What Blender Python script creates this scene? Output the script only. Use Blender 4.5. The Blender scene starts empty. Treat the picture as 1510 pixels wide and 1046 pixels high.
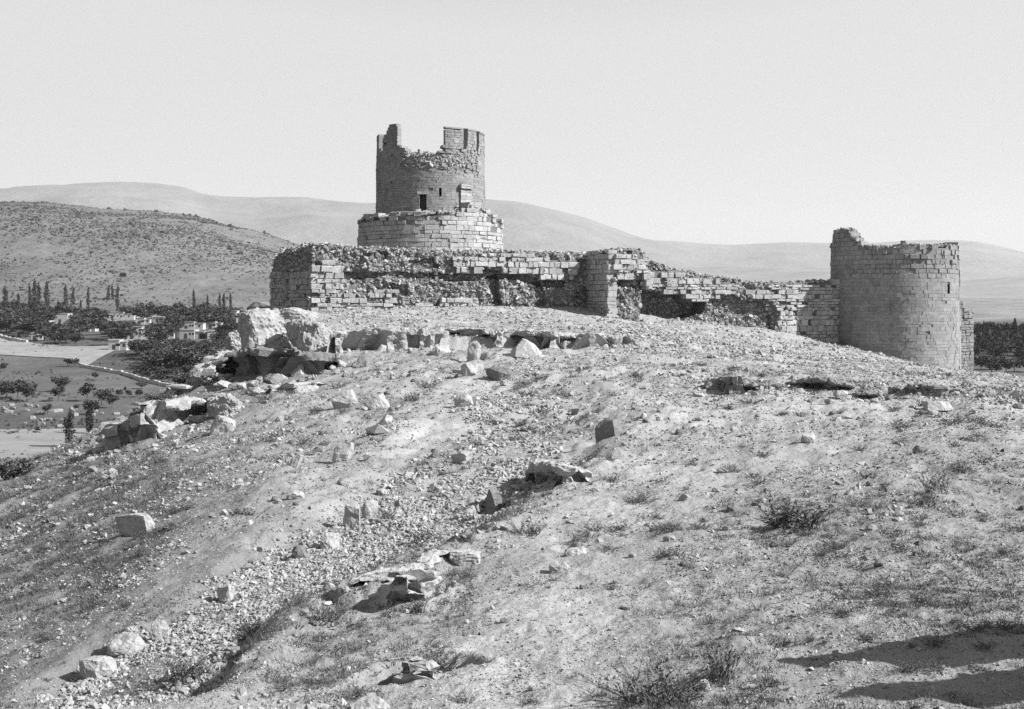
import bpy, bmesh, math, random
import numpy as np
from mathutils import Vector, Matrix, noise as mnoise

random.seed(7)
RNG = np.random.default_rng(11)
F, CX, HV = 1800.0, 755.0, 440.0        # focal length and principal point in photo pixels; eye level at v = 440
scene = bpy.context.scene
COL = scene.collection
R = math.radians

# ------------------------------------------------------------------ helpers
def link(o):
    COL.objects.link(o)
    return o

def tag(o, label=None, cat=None, group=None, kind=None):
    if label: o['label'] = label
    if cat: o['category'] = cat
    if group: o['group'] = group
    if kind: o['kind'] = kind
    return o

def empty(name, loc=(0, 0, 0), rz=0.0):
    o = bpy.data.objects.new(name, None)
    o.location = loc
    o.rotation_euler = (0, 0, rz)
    o.empty_display_size = 0.3
    return link(o)

def mesh_np(name, V, faces):
    """faces: list of (M,k) index arrays"""
    me = bpy.data.meshes.new(name)
    V = np.asarray(V, dtype=np.float32)
    me.vertices.add(len(V))
    me.vertices.foreach_set('co', V.ravel())
    loops = np.concatenate([np.asarray(f, dtype=np.int32).ravel() for f in faces])
    tot = np.concatenate([np.full(len(f), np.asarray(f).shape[1], dtype=np.int32) for f in faces])
    start = np.concatenate([[0], np.cumsum(tot)[:-1]]).astype(np.int32)
    me.loops.add(len(loops))
    me.loops.foreach_set('vertex_index', loops)
    me.polygons.add(len(tot))
    me.polygons.foreach_set('loop_start', start)
    me.polygons.foreach_set('loop_total', tot)
    me.polygons.foreach_set('use_smooth', np.zeros(len(tot), dtype=bool))
    me.update(calc_edges=True)
    me.validate()
    return me

def obj(name, me, mat=None, parent=None, smooth=False):
    o = bpy.data.objects.new(name, me)
    if mat is not None:
        me.materials.clear()
        me.materials.append(mat)
    if smooth:
        me.polygons.foreach_set('use_smooth', np.ones(len(me.polygons), dtype=bool))
    link(o)
    if parent is not None:
        o.parent = parent
    return o

class Soup:
    """collects vertices and faces of one mesh"""
    def __init__(self):
        self.v, self.f, self.n = [], {}, 0
    def add(self, V, faces):
        V = np.asarray(V, dtype=np.float64)
        self.v.append(V)
        for f in faces:
            f = np.asarray(f, dtype=np.int64)
            if len(f):
                self.f.setdefault(f.shape[1], []).append(f + self.n)
        self.n += len(V)
    def mesh(self, name):
        return mesh_np(name, np.concatenate(self.v), [np.concatenate(x) for x in self.f.values()])
    def build(self, name, mat, parent=None, smooth=False, origin=None):
        if origin is not None:
            self.v = [v - np.asarray(origin) for v in self.v]
        return obj(name, self.mesh(name), mat, parent, smooth)

BOXF = np.array([[0, 3, 2, 1], [4, 5, 6, 7], [0, 1, 5, 4], [1, 2, 6, 5], [2, 3, 7, 6], [3, 0, 4, 7]])

CHF = np.array([[3, 2, 1, 0]] + [[a, b, b + 4, a + 4] for o_ in (0, 4) for a, b in ((o_, o_ + 1), (o_ + 1, o_ + 2), (o_ + 2, o_ + 3), (o_ + 3, o_))] + [[8, 9, 10, 11]])
# --- numpy value noise
def _h(ix, iy, iz, seed):
    n = (ix * 374761393 + iy * 668265263 + iz * 2147483647 + seed * 974634777) & 0xFFFFFFFF
    n = ((n ^ (n >> 13)) * 1274126177) & 0xFFFFFFFF
    n = ((n ^ (n >> 16)) * 2246822519) & 0xFFFFFFFF
    return ((n ^ (n >> 15)) & 0xFFFFFF) / float(0xFFFFFF)

def vn(x, y, z=0.0, seed=0):
    x, y, z = np.broadcast_arrays(np.asarray(x, float), np.asarray(y, float), np.asarray(z, float))
    ix, iy, iz = np.floor(x).astype(np.int64), np.floor(y).astype(np.int64), np.floor(z).astype(np.int64)
    fx, fy, fz = x - ix, y - iy, z - iz
    sx, sy, sz = [t * t * t * (t * (t * 6 - 15) + 10) for t in (fx, fy, fz)]
    def l(a, b, t): return a + (b - a) * t
    r = l(l(l(_h(ix, iy, iz, seed), _h(ix + 1, iy, iz, seed), sx), l(_h(ix, iy + 1, iz, seed), _h(ix + 1, iy + 1, iz, seed), sx), sy),
          l(l(_h(ix, iy, iz + 1, seed), _h(ix + 1, iy, iz + 1, seed), sx), l(_h(ix, iy + 1, iz + 1, seed), _h(ix + 1, iy + 1, iz + 1, seed), sx), sy), sz)
    return r * 2 - 1

def fbm(x, y, z=0.0, oct=4, seed=0, gain=.5):
    a, s, r = 1.0, 1.0, 0.0
    for k in range(oct):
        r = r + a * vn(np.asarray(x) * s, np.asarray(y) * s, np.asarray(z) * s, seed + k * 17)
        a *= gain; s *= 2.03
    return r

def sstep(e0, e1, x):
    t = np.clip((x - e0) / (e1 - e0), 0, 1)
    return t * t * (3 - 2 * t)

def in_poly(px, py, poly):
    px, py = np.asarray(px, float), np.asarray(py, float)
    r = np.zeros(px.shape, bool)
    n = len(poly)
    for i in range(n):
        x0, y0 = poly[i]; x1, y1 = poly[(i + 1) % n]
        c = ((y0 > py) != (y1 > py))
        with np.errstate(divide='ignore', invalid='ignore'):
            r ^= c & (px < (x1 - x0) * (py - y0) / ((y1 - y0) if y1 != y0 else 1e-9) + x0)
    return r

# ------------------------------------------------------------------ materials (all neutral greys, as in the plate)
def mat(name, albedo, var=.35, scales=((1.5, .5), (12, .5)), island=0.0, bump=0.0, bump_scale=20, rough=.95, attr=None, spots=None, stretch=None):
    m = bpy.data.materials.new(name)
    m.use_nodes = True
    nt = m.node_tree
    N, L = nt.nodes, nt.links
    b = N['Principled BSDF']
    b.inputs['Roughness'].default_value = rough
    b.inputs['Specular IOR Level'].default_value = .12
    tc = N.new('ShaderNodeTexCoord')
    vec = tc.outputs['Object']
    if stretch:
        mp = N.new('ShaderNodeMapping'); mp.inputs['Scale'].default_value = stretch
        L.new(vec, mp.inputs['Vector']); vec = mp.outputs['Vector']
    val = None
    def math_(op, a, bb):
        n = N.new('ShaderNodeMath'); n.operation = op
        for i, x in enumerate((a, bb)):
            if isinstance(x, (int, float)): n.inputs[i].default_value = x
            else: L.new(x, n.inputs[i])
        return n.outputs[0]
    for s, w in scales:
        t = N.new('ShaderNodeTexNoise')
        t.inputs['Scale'].default_value = s
        t.inputs['Detail'].default_value = 5
        t.inputs['Roughness'].default_value = .62
        L.new(vec, t.inputs['Vector'])
        c = math_('MULTIPLY', math_('SUBTRACT', t.outputs['Fac'], .5), w * 4 * var)
        val = c if val is None else math_('ADD', val, c)
    if island:
        g = N.new('ShaderNodeNewGeometry')
        c = math_('MULTIPLY', math_('SUBTRACT', g.outputs['Random Per Island'], .5), 2 * island)
        val = math_('ADD', val, c)
    val = math_('MULTIPLY', math_('MAXIMUM', math_('ADD', val, 1.0), .25), albedo)
    if attr:
        a = N.new('ShaderNodeAttribute'); a.attribute_name = attr
        val = math_('MULTIPLY', val, a.outputs['Fac'])
    if spots:
        sc_, thr, k = spots
        v = N.new('ShaderNodeTexVoronoi'); v.inputs['Scale'].default_value = sc_
        L.new(vec, v.inputs['Vector'])
        d = math_('LESS_THAN', v.outputs['Distance'], thr)
        val = math_('MULTIPLY', val, math_('SUBTRACT', 1.0, math_('MULTIPLY', d, k)))
    cb = N.new('ShaderNodeCombineColor')
    for i in range(3): L.new(val, cb.inputs[i])
    L.new(cb.outputs[0], b.inputs['Base Color'])
    if bump:
        t = N.new('ShaderNodeTexNoise')
        t.inputs['Scale'].default_value = bump_scale
        t.inputs['Detail'].default_value = 6
        t.inputs['Roughness'].default_value = .65
        L.new(vec, t.inputs['Vector'])
        bp = N.new('ShaderNodeBump')
        bp.inputs['Strength'].default_value = 1
        bp.inputs['Distance'].default_value = bump
        L.new(t.outputs['Fac'], bp.inputs['Height'])
        L.new(bp.outputs['Normal'], b.inputs['Normal'])
    return m

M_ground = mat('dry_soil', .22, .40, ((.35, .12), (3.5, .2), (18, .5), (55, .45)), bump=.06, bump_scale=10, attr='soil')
M_valley = mat('valley_soil', .068, .4, ((.01, .4), (.06, .5), (.4, .5)), bump=.5, bump_scale=.3, attr='soil')
M_bank = mat('earth_bank', .2, .35, ((.5, .3), (4, .4), (20, .5)), bump=.06, bump_scale=8)
M_foot = mat('pale_foothill', .2, .3, ((.002, .4), (.01, .5), (.05, .5)))
M_field = mat('stubble', .19, .35, ((.05, .4), (.3, .5), (1.2, .5)), stretch=(.25, 1, 1))
M_road = mat('pale_road', .21, .4, ((.04, .4), (.15, .5), (.6, .4)))
M_hill = mat('scrubby_hillside', .118, .5, ((.004, .4), (.02, .5), (.09, .5)), stretch=(1, .5, 1.5), bump=6, bump_scale=.02)
M_mount = mat('mountain_rock', .17, .25, ((.0006, .5), (.003, .6)), bump=40, bump_scale=.0025)
M_rock = mat('limestone', .30, .38, ((1.2, .4), (6, .5), (25, .4)), bump=.06, bump_scale=7, spots=(5, .16, .35))
M_rockpit = mat('pitted_limestone', .27, .42, ((.7, .4), (3, .6), (9, .4)), bump=.06, bump_scale=6, spots=(3.4, .2, .4))
M_rockdark = mat('dark_limestone', .15, .4, ((1.2, .4), (6, .5), (20, .4)), bump=.06, bump_scale=6)  # darker limestone; the crag's shade is put into this tone
M_stone = mat('rubble_stone', .265, .25, ((2, .5), (15, .5)), island=.32, bump=.02, bump_scale=20)
M_grit = mat('grit', .18, .2, ((2, .5),), island=.75)
M_core = mat('rubble_mortar', .13, .45, ((.8, .4), (3, .6)), bump=.12, bump_scale=4)
M_ashlar = mat('ashlar', .305, .4, ((.3, .45), (1.5, .5), (8, .5)), island=.16, bump=.09, bump_scale=7)
M_tower = mat('tower_masonry', .2, .4, ((.15, .45), (1.1, .55), (5, .5)), island=.13, bump=.03, bump_scale=8)
M_mortar = mat('lime_joint', .16, .3, ((2, .5),))
M_wood = mat('old_wood', .05, .3, ((4, .5),))
M_dark = mat('opening_shade', .02, .1, ((4, .5),))  # near-black tone puts the shade inside openings into their colour
M_leaf = mat('orchard_leaves', .045, .3, ((.3, .5),), island=.7)
M_leafr = mat('poplar_leaves', .04, .3, ((.3, .5),), island=.5)
M_bark = mat('bark', .07, .3, ((3, .5),))
M_house = mat('whitewash', .36, .2, ((.3, .5), (2, .4)))
M_houseroof = mat('mud_roof', .24, .25, ((.3, .5), (2, .4)))
M_shrub = mat('dry_shrub', .095, .3, ((3, .5),), island=.6)
M_grass = mat('dry_grass', .075, .3, ((1, .5),), island=.6)
M_scrub = mat('hill_scrub', .06, .3, ((.05, .5),), island=.4)

# ------------------------------------------------------------------ main hill: one height sheet
COLS = {
 -900: [(3, 1640), (8, 1270), (13, 1180), (24, 1080), (34, 980), (48, 900), (66, 860), (80, 880), (100, 880), (130, 850), (165, 800), (200, 760), (235, 705)],
 -600: [(3, 1600), (8, 1250), (13, 1150), (22, 1060), (32, 960), (45, 880), (62, 830), (75, 850), (95, 870), (130, 830), (165, 790), (200, 755), (235, 705)],
 -200: [(3, 1600), (8, 1230), (13, 1130), (20, 1060), (28, 950), (40, 850), (55, 780), (66, 750), (78, 770), (95, 830), (130, 810), (165, 780), (200, 745), (235, 705)],
 0: [(3, 1600), (8, 1215), (13, 1110), (19.5, 1046), (28, 920), (40, 810), (52, 740), (64, 703), (72, 712), (85, 765), (105, 800), (130, 800), (165, 765), (200, 735), (235, 705)],
 100: [(3, 1600), (8, 1215), (13, 1100), (18.5, 1046), (26, 920), (37, 805), (50, 720), (64, 668), (73, 650), (82, 662), (95, 720), (115, 760), (135, 770), (165, 755), (200, 730), (235, 705)],
 200: [(3, 1600), (8, 1215), (13, 1095), (17.5, 1046), (24, 915), (33, 800), (45, 710), (60, 645), (75, 606), (86, 590), (97, 600), (112, 670), (130, 720), (165, 740), (200, 720), (235, 705)],
 300: [(3, 1600), (8, 1215), (13, 1090), (16.8, 1046), (22.5, 910), (31, 800), (42, 705), (56, 635), (72, 583), (85, 557), (98, 532), (108, 530), (118, 580), (135, 640), (165, 690), (200, 700), (235, 705)],
 400: [(3, 1600), (8, 1215), (13, 1085), (16.3, 1046), (21.5, 905), (29.5, 800), (40, 705), (53, 635), (68, 580), (84, 541), (92, 516), (100, 476), (108, 458), (118, 452), (128, 464), (145, 560), (170, 650), (200, 690), (235, 705)],
 500: [(3, 1600), (8, 1215), (13, 1085), (16, 1046), (21, 905), (29, 800), (39, 705), (52, 632), (66, 580), (82, 538), (92, 517), (101, 488), (110, 466), (118, 452), (128, 435), (145, 420), (170, 440), (200, 600), (235, 705)],
 600: [(3, 1600), (8, 1215), (13, 1085), (15.6, 1046), (20.5, 905), (28, 800), (38, 702), (50, 630), (65, 575), (82, 533), (92, 515), (102, 486), (112, 466), (119, 454), (128, 430), (150, 412), (175, 420), (200, 560), (235, 705)],
 755: [(3, 1600), (8, 1215), (13, 1085), (15.2, 1046), (20, 903), (27, 800), (36.5, 700), (48, 630), (63, 572), (80, 530), (92, 510), (102, 484), (112, 468), (121, 457), (130, 432), (150, 412), (175, 420), (200, 560), (235, 705)],
 900: [(3, 1600), (8, 1215), (13, 1085), (15, 1046), (19.6, 900), (26, 800), (35, 700), (46, 630), (61, 572), (78, 532), (92, 509), (104, 490), (115, 476), (124, 466), (134, 445), (150, 425), (175, 430), (200, 560), (235, 705)],
 1100: [(3, 1600), (8, 1215), (13, 1085), (14.6, 1046), (19, 900), (25.5, 790), (34, 697), (45, 625), (60, 575), (78, 542), (95, 519), (112, 504), (130, 489), (140, 470), (160, 450), (180, 480), (200, 570), (235, 705)],
 1300: [(3, 1600), (8, 1215), (13, 1085), (14.3, 1046), (18.6, 895), (25, 785), (33, 690), (44, 622), (60, 580), (80, 557), (100, 542), (120, 529), (134, 519), (145, 522), (160, 540), (180, 590), (200, 640), (235, 705)],
 1510: [(3, 1600), (8, 1215), (13, 1080), (14, 1046), (18.3, 890), (24.5, 780), (32, 690), (43, 625), (60, 588), (80, 572), (100, 562), (118, 555), (130, 575), (150, 630), (200, 700), (235, 705)],
 1800: [(3, 1600), (8, 1215), (13, 1070), (13.8, 1046), (18, 890), (24, 785), (32, 700), (43, 640), (60, 605), (80, 592), (100, 590), (130, 640), (160, 680), (200, 700), (235, 705)],
 2500: [(3, 1600), (8, 1215), (13, 1070), (18, 900), (24, 800), (32, 720), (43, 660), (60, 630), (80, 620), (100, 630), (130, 670), (160, 690), (200, 700), (235, 705)],
}
def gsm(A, sig, axis):
    r = int(3 * sig) + 1
    k = np.exp(-.5 * (np.arange(-r, r + 1) / sig) ** 2); k /= k.sum()
    P = np.pad(A, [(r, r) if a == axis else (0, 0) for a in range(2)], mode='edge')
    return np.apply_along_axis(lambda v: np.convolve(v, k, 'valid'), axis, P)
LY0, LY1, NLY = math.log(3), math.log(235), 437
U0, U1, NU = -900.0, 2500.0, 341
_ly = np.linspace(LY0, LY1, NLY)
_us = np.linspace(U0, U1, NU)
_cu = sorted(COLS)
_T = np.array([np.interp(_ly, [math.log(p[0]) for p in COLS[c]], [p[1] for p in COLS[c]]) for c in _cu])   # (cols, ly)
# interpolate the depression in pixels along u
_T2 = np.array([np.interp(_us, _cu, _T[:, j]) for j in range(NLY)])           # (ly, u)
_T2 = gsm(gsm(_T2, 2.2, 0), 3.5, 1)

def v_base(u, Y):
    u = np.clip((np.asarray(u, float) - U0) / (U1 - U0) * (NU - 1), 0, NU - 1.001)
    l = np.clip((np.log(np.maximum(Y, 3.0)) - LY0) / (LY1 - LY0) * (NLY - 1), 0, NLY - 1.001)
    i, j = l.astype(int), u.astype(int)
    a, b = l - i, u - j
    return (_T2[i, j] * (1 - a) * (1 - b) + _T2[i + 1, j] * a * (1 - b) + _T2[i, j + 1] * (1 - a) * b + _T2[i + 1, j + 1] * a * b)

def z_base(x, y):
    return (HV - v_base(CX + F * x / y, y)) / F * y

def ray_hit(fz, u, v, y0=5.0, y1=232.0, n=3000):
    Y = np.exp(np.linspace(math.log(y0), math.log(y1), n))
    s = (u - CX) / F
    d = fz(s * Y, Y) - (HV - v) / F * Y
    k = np.argmax(d >= 0)
    if d[k] < 0: k = n - 1
    if k > 0:
        t = -d[k - 1] / (d[k] - d[k - 1] + 1e-12)
        y = Y[k - 1] + (Y[k] - Y[k - 1]) * min(max(t, 0), 1)
    else:
        y = Y[0]
    return np.array([s * y, y, float(fz(np.array([s * y]), np.array([y]))[0])])

def base_pt(u, v): return ray_hit(z_base, u, v)

def seg_dist(x, y, pts):
    """distance to a polyline, signed by side (positive on the right of travel), and the parameter 0..1"""
    best = np.full(np.shape(x), 1e9); side = np.zeros(np.shape(x)); par = np.zeros(np.shape(x))
    n = len(pts) - 1
    for i in range(n):
        (x0, y0), (x1, y1) = pts[i][:2], pts[i + 1][:2]
        dx, dy = x1 - x0, y1 - y0
        t = np.clip(((x - x0) * dx + (y - y0) * dy) / (dx * dx + dy * dy), 0, 1)
        d = np.hypot(x - x0 - t * dx, y - y0 - t * dy)
        c = d < best
        best = np.where(c, d, best)
        side = np.where(c, np.sign((x - x0) * dy - (y - y0) * dx), side)
        par = np.where(c, (i + t) / n, par)
    return best, side, par

DITCH_L = [(40, 1060), (150, 955), (320, 865), (440, 800), (540, 745), (640, 695), (700, 655), (742, 610), (752, 570), (735, 545)]
DITCH_R = [(250, 1060), (300, 965), (420, 885), (530, 845), (610, 800), (680, 745), (728, 700), (752, 650), (770, 600), (760, 560)]
DITCH_POLY = DITCH_L + DITCH_R[::-1]
DITCH_C = [base_pt((a[0] + b[0]) / 2, (a[1] + b[1]) / 2) for a, b in zip(DITCH_L, DITCH_R)]
DITCH_W = [float(np.linalg.norm(base_pt(*a)[:2] - base_pt(*b)[:2])) / 2 for a, b in zip(DITCH_L, DITCH_R)]
SCARP = [base_pt(u, v) for u, v in ((455, 520), (490, 517), (560, 515), (640, 512), (700, 512), (760, 508), (830, 508), (900, 505), (950, 502))]
PITS = [  # u, v, rx, ry, depth
 (1087, 573, 1.0, .9, 1.2), (1050, 572, 1.0, .6, .5), (1218, 568, 1.5, .8, .9), (1180, 565, .9, .6, .5), (1370, 577, 2.0, .6, .8), (1330, 585, 1.2, .4, .5), (1275, 582, 1.2, .4, .4),
 (400, 532, 4.2, 2.2, 1.1), (455, 536, 2.4, 1.6, .8), (604, 885, .5, .6, .65), (640, 872, .35, .5, .5), (575, 880, .3, .3, .3), (535, 890, .5, .55, -.28), (655, 818, .5, .5, .35), (610, 836, .55, .35, .3), (690, 800, .5, .8, .3),
 (725, 740, .6, 1.2, .5), (735, 718, .5, .9, .4), (795, 706, .6, .7, .45), (635, 985, .7, .45, .35), (570, 1005, .5, .3, .25), (1160, 948, .5, .18, .18), (420, 990, .6, .2, .18), (480, 930, .6, .22, .15),
 (300, 770, .9, .35, .25), (850, 800, .5, .3, .2), (840, 815, .4, .3, .2), (700, 530, 1.2, 1.4, .6), (640, 535, 1.2, .8, .4), (470, 545, 1.5, 1, .5)]
PITW = [(base_pt(u, v), rx, ry, d) for u, v, rx, ry, d in PITS]

PATHS = [([base_pt(*p) for p in q], w) for q, w in (
 ([(40, 1010), (180, 915), (330, 808), (480, 714), (600, 662), (690, 606), (720, 560)], .75),
 ([(640, 1046), (740, 940), (800, 880), (850, 800), (880, 740), (860, 690)], .8),
 ([(745, 650), (830, 655), (960, 636), (1060, 612), (1150, 594), (1300, 596), (1520, 606)], 1.0),
 ([(840, 1046), (870, 930), (900, 850), (960, 770), (1060, 700), (1200, 668), (1520, 650)], .9))]
def path_w(x, y):
    r = np.zeros(np.shape(x))
    for q, w in PATHS:
        d, sd, par = seg_dist(x, y, q)
        r = np.maximum(r, sstep(1.5, .5, d / (w * np.clip(y / 26, .8, 2.2)) + .35 * fbm(x / 1.2, y / 1.2, 0, 2, 31)))
    return r
DR = np.array([-.22, -.975])           # downhill grain of the slope
def ground_z(x, y):
    x, y = np.asarray(x, float), np.asarray(y, float)
    z = z_base(x, y)
    far = np.clip(y / 40, .35, 1.6)
    z = z + .16 * far * fbm(x / 7, y / 7, 0, 3, 3)
    a = x * DR[1] - y * DR[0]; b = x * DR[0] + y * DR[1]
    z = z + .055 * np.clip(y / 30, .5, 1.5) * fbm(a / 1.1, b / 6.0, 0, 3, 21)          # rills and sheep tracks
    left = sstep(-2, -14, x + (y - 20) * .12)
    z = z + left * .12 * fbm(a / .9, b / 3.2, 0, 2, 44)
    z = z + .045 * fbm(x / .55, y / .55, 0, 3, 9)
    z = z + .03 * np.clip((y - 30) / 60, 0, 1) * fbm(x / 1.6, y / 1.6, 0, 3, 77)
    z = z + .016 * fbm(x / .17, y / .17, 0, 2, 19)
    # sunken stony way
    d, sd, par = seg_dist(x, y, DITCH_C)
    w = np.interp(par, np.linspace(0, 1, len(DITCH_W)), DITCH_W)
    q = d / w + .12 * vn(x / .8, y / .8, 0, 5)
    fade = sstep(.98, .8, par)
    z = z - fade * (.32 * sstep(1.15, .7, q)) + fade * .22 * np.exp(-((q - 1.35) / .3) ** 2) * (sd > 0)
    # rock scarp below the wall
    d, sd, par = seg_dist(x, y, SCARP)
    sgn = np.where(y > np.interp(x, [p[0] for p in SCARP], [p[1] for p in SCARP]), 1, -1) * d
    h = .9 * sstep(0, .06, par) * sstep(1.0, .7, par)
    near = (np.abs(sgn) < 14)
    sgn = sgn + .5 * fbm(x / 1.5, y / 1.5, 0, 3, 31)
    z = z + np.where(near, h * sstep(-.25, .25, sgn) * np.exp(-np.maximum(sgn, 0) / 5) - .35 * h * np.exp(-((sgn + .7) / .9) ** 2), 0)
    for p, rx, ry, dep in PITW:
        e = ((x - p[0]) / rx) ** 2 + ((y - p[1]) / ry) ** 2
        m = e < 6
        if np.any(m):
            xm, ym = x[m], y[m]
            q = np.sqrt(e[m]) + .25 * vn(xm / (rx * .5), ym / (ry * .5), 0, 13)
            z[m] = z[m] - dep * sstep(1.05, .75, q) + .15 * dep * np.exp(-((q - 1.3) / .25) ** 2)
    return z

def at(u, v): return ray_hit(ground_z, u, v)

def pix(x, y, z): return CX + F * x / y, HV - F * z / y

ly = np.concatenate([np.linspace(math.log(3), math.log(12.5), 60, endpoint=False), np.arange(math.log(12.5), math.log(36), .0030),
                     np.arange(math.log(36), math.log(150), .0042), np.linspace(math.log(150), math.log(235), 40)])
us = np.concatenate([np.linspace(-900, -160, 120, endpoint=False), np.arange(-160, 1670, 2.0), np.linspace(1670, 2500, 120)])
YY, UU = np.meshgrid(np.exp(ly), us, indexing='ij')
XX = (UU - CX) / F * YY
ZZ = ground_z(XX.ravel(), YY.ravel()).reshape(XX.shape)
nr, nc = XX.shape
idx = np.arange(nr * nc).reshape(nr, nc)
quads = np.stack([idx[:-1, :-1], idx[:-1, 1:], idx[1:, 1:], idx[1:, :-1]], -1).reshape(-1, 4)
me = mesh_np('hilltop', np.stack([XX, YY, ZZ], -1).reshape(-1, 3), [quads])
# soil tone: trodden pale earth against greyer soil
x, y = XX.ravel(), YY.ravel()
pu, pv = pix(x, y, z_base(x, y))
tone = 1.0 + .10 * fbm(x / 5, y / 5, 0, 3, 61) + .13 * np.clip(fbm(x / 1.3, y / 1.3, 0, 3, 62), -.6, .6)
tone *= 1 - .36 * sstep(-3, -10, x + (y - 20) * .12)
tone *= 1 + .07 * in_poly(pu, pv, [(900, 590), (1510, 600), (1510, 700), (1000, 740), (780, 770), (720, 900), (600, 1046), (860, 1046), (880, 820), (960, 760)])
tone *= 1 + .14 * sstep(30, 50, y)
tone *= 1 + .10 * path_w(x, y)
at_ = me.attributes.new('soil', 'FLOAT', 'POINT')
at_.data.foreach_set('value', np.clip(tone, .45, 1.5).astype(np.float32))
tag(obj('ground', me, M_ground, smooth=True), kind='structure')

# ------------------------------------------------------------------ valley, fields, hills, mountains
VZ = ([100, 150, 260, 430, 600, 800, 1200, 3000, 16000], [-32, -31, -29, -24, -18, -12.5, -6, 6, 6])
def valley_z(x, y):
    x, y = np.asarray(x, float), np.asarray(y, float)
    return np.interp(y, *VZ) + np.clip(y / 400, .3, 4) * .5 * fbm(x / 60, y / 60, 0, 3, 90)
def vat(u, v): return ray_hit(valley_z, u, v, 110, 9000)

def fan(name, fz, ys, us_, m, kind='structure', smooth=True, soil=None):
    Y, U = np.meshgrid(ys, us_, indexing='ij')
    X = (U - CX) / F * Y
    Z = fz(X.ravel(), Y.ravel()).reshape(X.shape)
    a, b = X.shape
    ix = np.arange(a * b).reshape(a, b)
    q = np.stack([ix[:-1, :-1], ix[:-1, 1:], ix[1:, 1:], ix[1:, :-1]], -1).reshape(-1, 4)
    o = obj(name, mesh_np(name, np.stack([X, Y, Z], -1).reshape(-1, 3), [q]), m, smooth=smooth)
    if soil:
        o.data.attributes.new('soil', 'FLOAT', 'POINT').data.foreach_set('value', soil(X.ravel(), Y.ravel()).astype(np.float32))
    return tag(o, kind=kind)

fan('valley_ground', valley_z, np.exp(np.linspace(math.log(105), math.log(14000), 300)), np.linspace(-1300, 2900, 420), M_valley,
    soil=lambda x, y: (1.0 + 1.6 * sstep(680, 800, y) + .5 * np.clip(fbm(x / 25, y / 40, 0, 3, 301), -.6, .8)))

def strip(name, top, bot, m, lift):
    """a sheet on the valley floor between two outlines"""
    n = 60
    def rs(p):
        p = np.array(p, float); t = np.linspace(0, 1, n)
        k = np.linspace(0, 1, len(p))
        return np.stack([np.interp(t, k, p[:, 0]), np.interp(t, k, p[:, 1])], -1)
    A, B = rs(top), rs(bot)
    V = []
    for a, b in zip(A, B):
        pa, pb = vat(*a), vat(*b)
        for w in np.linspace(0, 1, 8):
            q = pa * (1 - w) + pb * w
            V.append((q[0], q[1], float(valley_z(np.array([q[0]]), np.array([q[1]]))[0]) + lift))
    ix = np.arange(n * 8).reshape(n, 8)
    q = np.stack([ix[:-1, :-1], ix[1:, :-1], ix[1:, 1:], ix[:-1, 1:]], -1).reshape(-1, 4)
    return tag(obj(name, mesh_np(name, V, [q]), m, smooth=True), kind='structure')
strip('pale_field', [(-260, 634), (0, 634), (100, 633), (150, 632)], [(-260, 720), (0, 706), (100, 690), (150, 680)], M_field, .12)
strip('road', [(-200, 488), (0, 497), (50, 507), (110, 512), (150, 511), (190, 500), (215, 495)], [(-200, 522), (0, 524), (50, 527), (95, 529), (128, 541), (150, 527), (200, 503)], M_road, .25)

def ridge(name, prof, ybase, yridge, vbase, m, back=1.5, amp=0.01, seed=0, us_=None, ny=90):
    pu_, pv_ = zip(*prof)
    def fz(X, Y):
        u = CX + F * X / Y
        top = (HV - np.interp(u, pu_, pv_)) / F * yridge
        bz = (HV - vbase) / F * ybase
        t = (Y - ybase) / (yridge - ybase)
        h = np.where(t < 1, bz + (top - bz) * np.clip(np.sin(np.clip(t, 0, 1) * math.pi / 2) ** 1.15, 0, 1), top - (top + 40) * np.clip((t - 1) / (back - 1), 0, 1) ** 1.5)
        n = fbm(X / yridge * 9, Y / yridge * 9, 0, 5, seed)
        return h + amp * yridge * n * np.clip(t * 2, 0, 1) * np.clip(np.abs(1 - t) * 3 + .12, 0, 1)
    o = fan(name, fz, np.linspace(ybase, ybase + (yridge - ybase) * back, ny), us_ if us_ is not None else np.linspace(-1200, 2800, 420), m)
    return fz
HILLP = [(-1200, 330), (-400, 305), (0, 310), (60, 310), (110, 314), (150, 319), (230, 322), (290, 330), (340, 342), (390, 352), (430, 364), (520, 392), (640, 424), (800, 446), (3000, 450)]
hill_z = ridge('near_hill', HILLP, 800, 2300, 474, M_hill, 1.5, .0022, 5, np.linspace(-1000, 900, 380), 120)
MA = [(-1200, 320), (-500, 312), (-100, 296), (0, 288), (60, 283), (110, 277), (150, 276), (190, 278), (230, 282), (270, 289), (300, 297), (345, 302), (380, 306), (450, 306), (500, 311), (540, 315), (600, 312), (660, 306), (720, 304), (760, 307), (800, 313), (830, 320), (870, 332), (900, 344), (930, 354), (980, 366), (1050, 385), (1150, 405), (1300, 425), (2800, 440)]
ridge('mountain', MA, 3600, 8000, 445, M_mount, 1.35, .0036, 8)
MB_ = [(-1200, 400), (500, 390), (800, 366), (900, 356), (960, 357), (1000, 359), (1040, 361), (1080, 363), (1120, 361), (1160, 359), (1230, 360), (1290, 360), (1340, 358), (1400, 358), (1440, 360), (1470, 366), (1510, 375), (1600, 388), (1800, 400), (2800, 395)]
ridge('mountain', MB_, 6500, 11500, 430, M_mount, 1.2, .0022, 15)
MC = [(-1200, 445), (700, 445), (900, 408), (960, 402), (1050, 400), (1150, 399), (1220, 398), (1330, 410), (1420, 418), (1510, 414), (1700, 410), (2800, 420)]
ridge('foothill', MC, 1500, 4200, 458, M_foot, 1.4, .0020, 25)

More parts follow.
